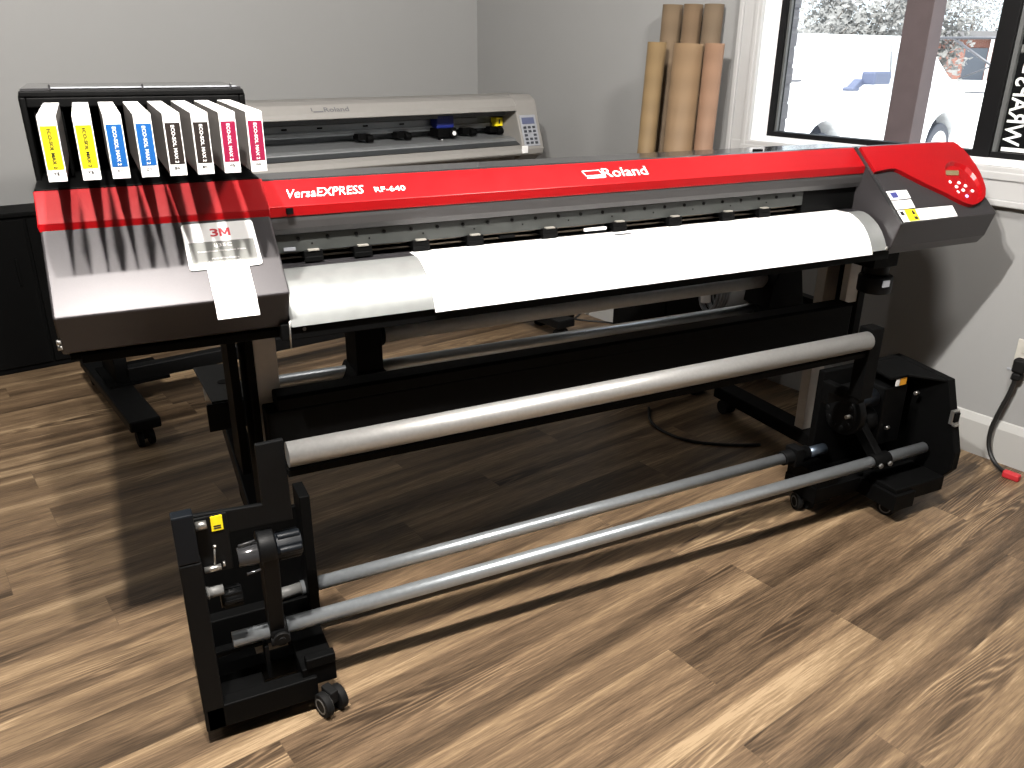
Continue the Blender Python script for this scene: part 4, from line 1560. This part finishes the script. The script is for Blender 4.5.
# ================================================================== SMALL ROOM THINGS
def small():
    # black low cabinet along the back wall
    b = MB(rm)
    b.box(-4.6, -1.9, 3.165, 3.37, 0.0, 0.695)
    t = thing('low_cabinet', rm((-3.25, 3.27, 0)), 'long black low cabinet against the wall left of the printer', 'cabinet')
    b.build('body', M_BLACK, t, bevel=0.003)
    b = MB(rm)
    b.box(-4.62, -1.88, 3.150, 3.375, 0.695, 0.715)
    b.build('top', M_BLACK, t, bevel=0.003)
    for k in range(4):
        x = -4.59 + k * 0.675
        d = MB(rm).box(x, x + 0.665, 3.150, 3.165, 0.03, 0.685).build('door', M_BLACK, t, bevel=0.002)
        MB(rm).box(x + 0.60, x + 0.612, 3.138, 3.150, 0.40, 0.52).build('handle', M_BLACK, d, bevel=0.002)
    # two black equipment cases against the window wall
    for i, (s0, s1, lab) in enumerate(((1.346, 1.668, 'black equipment case farther from the cable coil, standing before the cardboard tubes'), (1.146, 1.341, 'narrow black equipment case with the cable coil hung on it'))):
        c = thing('equipment_case', rm((-0.40, (s0 + s1) / 2, 0)), lab, 'case', 'black cases by the wall')
        MB(rm).box(-0.445, -0.345, s0, s1, 0.012, 0.55).build('body', M_BLACK, c, bevel=0.004)
        MB(rm).box(-0.451, -0.445, s0 + 0.004, s1 - 0.004, 0.02, 0.545).build('front_panel', M_BLACK, c, bevel=0.002)
        bb = MB(rm)
        for ss in (s0 + 0.03, s1 - 0.03):
            bb.tube((-0.42, ss, 0), (-0.42, ss, 0.013), 0.012, 12)
            bb.tube((-0.37, ss, 0), (-0.37, ss, 0.013), 0.012, 12)
        bb.build('foot', M_RUBBER, c)
    # hank of cable hung over the near top corner of the narrow case
    c0 = rm((-0.40, 1.095, 0.480))
    b = MB()
    for k in range(7):
        pts = []
        rr = 0.070 + 0.005 * (k % 3)
        for q in range(25):
            a = 2 * PI * q / 24
            pts.append(c0 + NR * (-0.085 + k * 0.013 + 0.008 * math.sin(a)) + DR * (0.62 * rr * math.cos(a)) + Vector((0, 0, rr * math.sin(a))))
        b.sweep(pts, 0.005, 8)
    co = b.build('cable_coil', M_COIL)
    tag(co, 'hank of grey cable with a white wrap hanging by the black cases', 'cable')
    b = MB()
    b.sweep([c0 + NR * -0.105 + DR * 0.005 + Vector((0, 0, 0.05)), c0 + NR * -0.105 + DR * -0.005 + Vector((0, 0, -0.03))], 0.020, 12)
    b.build('cable_wrap', M_WHITE, co)
    b = MB()
    b.sweep([c0 + NR * -0.03 + DR * 0.0 + Vector((0, 0, 0.066)), c0 + NR * -0.02 + DR * 0.03 + Vector((0, 0, 0.080)), c0 + NR * -0.01 + DR * 0.085 + Vector((0, 0, 0.074))], 0.004, 8)
    b.build('hanging_strap', M_CABLE, co)
    # power strip and loose cords on the floor behind
    st = MB(rm)
    st.box(-0.36, -0.12, 2.30, 2.36, 0.0, 0.045)
    ps = st.build('power_strip', M_BLACK, bevel=0.004)
    tag(ps, 'black power strip lying on the floor behind the printer', 'power strip')
    MB(rm).box(-0.30, -0.25, 2.308, 2.352, 0.045, 0.085).build('plug', M_RUBBER, ps, bevel=0.006)
    b = MB(rm)
    b.sweep([(-0.275, 2.33, 0.085), (-0.25, 2.30, 0.10), (-0.24, 2.33, 0.02), (-0.18, 2.26, 0.006), (-0.10, 2.30, 0.006), (-0.06, 2.22, 0.10), (-0.02, 2.20, 0.30)], 0.006, 8)
    b.sweep([(-0.20, 2.362, 0.02), (-0.19, 2.40, 0.006), (-0.17, 2.36, 0.006), (-0.12, 2.22, 0.006), (-0.02, 2.12, 0.006), (0.0 - 0.02, 1.98, 0.006)], 0.005, 8)
    cd = b.build('loose_cord', M_CABLE)
    tag(cd, 'thin black cords trailing over the floor from the power strip', 'cord')
    # cord crossing the dark floor below the printer
    b = MB()
    b.sweep([(1.90, 2.55, 0.006), (1.80, 2.40, 0.006), (1.84, 2.22, 0.006), (1.98, 2.12, 0.006), (2.08, 2.08, 0.006)], 0.006, 8)
    tag(b.build('floor_cord', M_CABLE), 'black cord lying on the floor in the shade under the printer', 'cord')
    # outlet with plugged cord on the window wall
    t = thing('wall_outlet', rm((0, 0.085, 0.36)), 'white double wall outlet low on the grey wall below the window', 'outlet')
    MB(rm).box(-0.006, 0.0, 0.047, 0.120, 0.355, 0.465).build('cover_plate', mat('ivory_plate', (0.4464, 0.432, 0.3888), 0.4), t, bevel=0.002)
    for z in (0.388, 0.432):
        b = MB(rm)
        b.box(-0.009, -0.005, 0.066, 0.101, z - 0.015, z + 0.015)
        sk = b.build('socket', mat('ivory_socket', (0.432, 0.4176, 0.3744), 0.4), t, bevel=0.002)
        b = MB(rm)
        for ss in (0.076, 0.089):
            b.box(-0.0096, -0.0088, ss, ss + 0.003, z - 0.005, z + 0.006)
        b.build('slot', M_BLKINK, sk)
    t = thing('outlet_cord', rm((-0.03, 0.085, 0.0)), 'black power cord plugged into the wall outlet and drooping to the floor', 'cord')
    b = MB(rm)
    b.box(-0.050, -0.009, 0.066, 0.106, 0.355, 0.405)
    b.prism([(-0.046, 0.070, 0.355), (-0.014, 0.070, 0.355), (-0.014, 0.102, 0.355), (-0.046, 0.102, 0.355)], (0.0, 0.004, -0.03))
    b.build('plug', M_RUBBER, t, bevel=0.008)
    b = MB(rm)
    b.sweep([(-0.032, 0.090, 0.335), (-0.034, 0.094, 0.28), (-0.040, 0.112, 0.20), (-0.046, 0.124, 0.12), (-0.052, 0.112, 0.055), (-0.070, 0.075, 0.018), (-0.090, 0.035, 0.010), (-0.10, 0.020, 0.010)], 0.0075, 12)
    b.build('cable', M_CABLE, t)
    b = MB(rm)
    b.box(-0.122, -0.096, -0.030, 0.026, 0.0, 0.026)
    b.build('connector', M_REDPLUG, t, bevel=0.006)
    # thin phone-jack lead beside the outlet
    b = MB(rm)
    b.box(-0.004, 0.0, 0.110, 0.135, 0.347, 0.353)
    b.build('wall_hook', M_KEYPAD, t)


small()


# ================================================================== OUTSIDE
def outside():
    b = MB(rm)
    b.box(0.25, 60, -50, 80, -0.45, -0.35)
    struct(b.build('ground', M_GROUND), 'pale concrete outside the window')
    # post of the porch
    t = thing('porch_post', rm((1.27, 1.34, -0.35)), 'brown porch post standing outside the window', 'post')
    MB(rm).box(1.20, 1.32, 1.272, 1.412, -0.35, 2.9).build('shaft', M_PILLAR, t, bevel=0.003)
    MB(rm).box(1.17, 1.35, 1.24, 1.44, -0.35, -0.15).build('plinth', M_PILLAR2, t, bevel=0.006)
    # gate of thin bars
    g = thing('bar_gate', rm((3.5, 2.1, -0.35)), 'thin grey metal gate frame beyond the porch post', 'gate')
    MB(rm).tube((3.5, 1.7, 1.486), (3.5, 2.50, 1.486), 0.010, 10).build('rail', M_GATE, g)
    MB(rm).tube((3.5, 1.80, 1.20), (3.5, 2.29, 1.486), 0.009, 10).build('brace', M_GATE, g)
    MB(rm).tube((3.5, 1.75, 1.39), (3.5, 2.19, 1.21), 0.006, 10).build('brace', M_GATE, g)
    MB(rm).tube((3.5, 1.75, 1.118), (3.5, 2.13, 1.118), 0.006, 10).build('rail', M_GATE, g)
    for s in (1.68, 2.52):
        MB(rm).tube((3.5, s, -0.35), (3.5, s, 1.52), 0.02, 12).build('gate_post', M_POST, g)

    # van, seen from its side
    P1 = Vector((8.88, 8.48, 0))
    u = Vector((0.982, 0.190, 0)).normalized()
    v = Vector((-u.y, u.x, 0))
    G = -0.35

    def vx(p):
        return P1 + u * p[0] + v * p[1] + Vector((0, 0, G + p[2]))
    t = thing('cargo_van', vx((1.4, 0.95, 0)), 'white cargo van parked outside beyond the porch post', 'van')
    W = 1.9
    prof = [(-1.35, 0.32), (-1.38, 0.6), (-1.36, 1.80), (-1.25, 1.95), (2.05, 1.95), (2.25, 1.90), (3.05, 1.42), (3.55, 1.22), (3.78, 1.05), (3.85, 0.75), (3.85, 0.35), (3.66, 0.30)]
    for cxx in (3.2, 0.0):
        pts = []
        for k in range(13):
            a = R(-8 + 196 * k / 12)
            pts.append((cxx + 0.46 * math.cos(a), 0.42 + 0.46 * math.sin(a)))
        prof += pts
    b = MB(vx)
    n = len(prof)
    inset = 0.10
    lay = []
    for y, f in ((0.02, 0.0), (0.0, 0.0)):
        pass
    b.prism([(x, 0.0, z) for x, z in prof], (0, W, 0))
    body = b.build('body', M_VAN, t, bevel=0.02)
    b = MB(vx)
    b.prism([(1.35, -0.006, 1.20), (2.62, -0.006, 1.24), (2.20, -0.006, 1.72), (1.35, -0.006, 1.74)], (0, 0.008, 0))
    b.build('side_window', M_VANGLASS, t)
    b = MB(vx)
    b.prism([(2.36, 0.14, 1.86), (3.0, 0.10, 1.47), (3.0, W - 0.10, 1.47), (2.36, W - 0.14, 1.86)], (0.006, 0, 0.010))
    b.build('windscreen', M_VANGLASS, t)
    for cxx in (0.0, 3.2):
        for yy in (0.03, W - 0.25):
            c = MB(vx)
            c.tube((cxx, yy, 0.36), (cxx, yy + 0.22, 0.36), 0.36, 32)
            wl = c.build('wheel', M_TYRE, t, bevel=0.03)
            c = MB(vx)
            c.tube((cxx, yy - 0.006 if yy < 1 else yy + 0.22, 0.36), (cxx, yy + 0.02 if yy < 1 else yy + 0.226, 0.36), 0.24, 24)
            c.build('hubcap', M_HUB, wl)
        c = MB(vx)
        c.box(cxx - 0.44, cxx + 0.44, 0.30, W - 0.30, 0.30, 0.88)
        c.build('wheel_well', M_WHEELWELL, t)
    b = MB(vx)
    b.box(0.50, 0.90, -0.30, -0.10, 1.335, 1.50)
    b.prism([(0.26, -0.14, 1.27), (0.40, -0.14, 1.27), (0.62, -0.14, 1.36), (0.46, -0.14, 1.41)], (0, 0.12, 0))
    b.box(0.26, 0.42, -0.16, 0.03, 1.255, 1.30)
    b.build('side_mirror', M_MIRROR, t, bevel=0.03)
    b = MB(vx)
    b.box(-1.06, -0.72, -0.03, 0.0, 1.385, 1.41)
    b.build('door_handle', M_GATE, t, bevel=0.006)
    b = MB(vx)
    b.tube((1.40, -0.01, 1.40), (1.27, -0.01, 1.84), 0.008, 8)
    b.build('antenna', M_GATE, t)
    b = MB(vx)
    b.box(3.70, 3.86, 0.06, 0.34, 0.78, 0.96)
    b.build('headlamp', M_HUB, t, bevel=0.02)
    b = MB(vx)
    b.box(0.60, 0.606, -0.004, 0.004, 0.45, 1.80)
    b.box(1.33, 1.336, -0.004, 0.004, 0.45, 1.75)
    b.build('door_seam', M_VANGLASS, t)

    # brick house far right
    c = Vector((56.5, 41.5, 0))
    d1 = Vector((0.60, -0.80, 0)).normalized()
    d2 = Vector((0.80, 0.60, 0)).normalized()

    def hx(p):
        return c + d1 * p[0] + d2 * p[1] + Vector((0, 0, -0.35 + p[2]))
    t = thing('brick_house', hx((0, 4, 0)), 'low red brick house far behind the gate', 'house')
    MB(hx).box(-3.2, 9, 0, 9, 0, 2.75).build('wall', M_BRICKHOUSE, t)
    b = MB(hx)
    b.prism([(-3.7, -0.5, 2.75), (-3.7, 9.5, 2.75), (-3.7, 4.5, 3.3)], (13.2, 0, 0))
    b.build('roof', mat('grey_shingles', (0.0864, 0.0792, 0.0792), 0.8, 0, 0.2, 3), t)
    MB(hx).box(-0.5, 0.9, -0.06, 0.0, 0, 2.1).build('door', M_DOORDK, t)
    MB(hx).box(0.95, 1.15, -0.5, -0.3, 0, 2.75).build('porch_post', M_POST, t)
    b = MB(hx)
    b.box(1.6, 8, -1.2, -0.3, 0.0, 1.3)
    h = b.build('hedge', M_LAWN)
    tag(h, 'clipped green hedge in front of the brick house', 'hedge')

    # trees
    def tree(x, y, hgt, rad, seed, label, n=1200):
        rnd = random.Random(seed)
        t = thing('bare_tree', (x, y, -0.35), label, 'tree', 'trees beyond the van')
        b = MB()
        b.tube((x, y, -0.36), (x, y, -0.35 + hgt * 0.45), 0.16, 12, r1=0.10)
        tips = []
        for k in range(16):
            a = rnd.uniform(0, 2 * PI)
            z0 = -0.35 + hgt * rnd.uniform(0.2, 0.45)
            ln = rad * rnd.uniform(0.6, 1.05)
            p0 = Vector((x, y, z0))
            p1 = p0 + Vector((math.cos(a) * ln, math.sin(a) * ln, hgt * rnd.uniform(0.05, 0.5)))
            mid = (p0 + p1) / 2 + Vector((rnd.uniform(-.2, .2), rnd.uniform(-.2, .2), rnd.uniform(0, .3)))
            b.sweep([p0, mid, p1], 0.016, 6)
            tips += [mid, p1, (mid + p1) / 2]
        b.build('trunk', M_BARK, t)
        b = MB()
        for k in range(n):
            q = rnd.choice(tips) + Vector((rnd.gauss(0, rad * 0.2), rnd.gauss(0, rad * 0.2), rnd.gauss(0, hgt * 0.085)))
            a = Vector((rnd.uniform(-1, 1), rnd.uniform(-1, 1), rnd.uniform(-1, 1))).normalized()
            c_ = a.orthogonal().normalized()
            s = rnd.uniform(0.06, 0.15)
            b.add([q - a * s, q + c_ * s * 0.6, q + a * s, q - c_ * s * 0.6], [(0, 1, 2, 3)])
        b.build('foliage', M_LEAF, t)

    tree(18.4, 18.3, 3.1, 1.0, 3, 'small pale tree behind the van, next to the window edge', 1100)
    tree(21.6, 19.9, 4.6, 1.6, 11, 'dense greyish tree behind the roof of the van', 3600)
    tree(25.6, 21.0, 4.9, 1.5, 5, 'greyish tree behind the van, close to the porch post', 3000)
    tree(72.0, 53.5, 10.6, 3.4, 8, 'misty tree rising above the brick house', 3600)
    tree(80.5, 53.5, 10.8, 3.4, 9, 'misty tree above the brick house, close to the mullion', 3600)


outside()

# ================================================================== LIGHT
def point(name, loc, power, radius, col):
    l = bpy.data.lights.new(name, 'POINT')
    l.energy = power
    l.shadow_soft_size = radius
    l.color = col
    o = bpy.data.objects.new(name, l)
    o.location = loc
    COL.objects.link(o)
    return o


WARM = (1.0, 0.95, 0.89)
point('ceiling_lamp_near_cartridges', (-0.11, 0.88, 2.60), 310, 0.03, WARM)
point('ceiling_lamp_second_bulb', (0.11, 0.88, 2.60), 258, 0.03, WARM)
point('ceiling_lamp_right', (1.62, 0.86, 2.60), 205, 0.14, WARM)
point('fill_lamp_far_left', rm((-3.9, 2.2, 2.60)), 34, 0.10, WARM)  # added fill lamp, brightens the left end of the back wall

sun = bpy.data.lights.new('sun', 'SUN')
sun.energy = 12.0
sun.angle = R(0.6)
sun.color = (1.0, 0.98, 0.95)
so = bpy.data.objects.new('sun', sun)
d = (NR * 0.62 + DR * 0.25 + Vector((0, 0, -0.95))).normalized()      # travels away from the building
so.rotation_euler = d.to_track_quat('-Z', 'Y').to_euler()
so.location = (0, 0, 8)
COL.objects.link(so)

w = bpy.data.worlds.new('World')
scene.world = w
w.use_nodes = True
t = w.node_tree
bg = t.nodes['Background']
sky = t.nodes.new('ShaderNodeTexSky')
sky.sky_type = 'HOSEK_WILKIE'
sky.turbidity = 6.0
sky.ground_albedo = 0.5
sky.sun_direction = (-d).normalized()
mix = t.nodes.new('ShaderNodeMix')
mix.data_type = 'RGBA'
mix.inputs[0].default_value = 0.75
mix.inputs[7].default_value = (0.86, 0.93, 1.0, 1)
t.links.new(sky.outputs[0], mix.inputs[6])
t.links.new(mix.outputs[2], bg.inputs['Color'])
bg.inputs['Strength'].default_value = 2.6

# ================================================================== CAMERA
cam = bpy.data.cameras.new('camera')
cam.sensor_width = 36
cam.lens = 36 * 820 / 1024
cam.clip_start = 0.05
cam.clip_end = 300
co = bpy.data.objects.new('camera', cam)
COL.objects.link(co)
f = 820.0
a = Vector((2303 - 512, 65 - 384, f)).normalized()            # printer X axis in camera axes (right, down, forward)
vxx = 495 - 512
vyy = -(a.x * vxx + a.z * f) / a.y
up = -Vector((vxx, vyy, f)).normalized()
yy = up.cross(a)
right = Vector((a.x, yy.x, up.x))
down = Vector((a.y, yy.y, up.y))
fwd = Vector((a.z, yy.z, up.z))
m = Matrix((right, -down, -fwd)).transposed().to_4x4()
m.translation = (0, 0, 1.38)
co.matrix_world = m
scene.camera = co

scene.view_settings.view_transform = 'Standard'
scene.view_settings.look = 'None'
scene.view_settings.exposure = 0.0
scene.view_settings.gamma = 1.0
scene.view_settings.use_curve_mapping = False
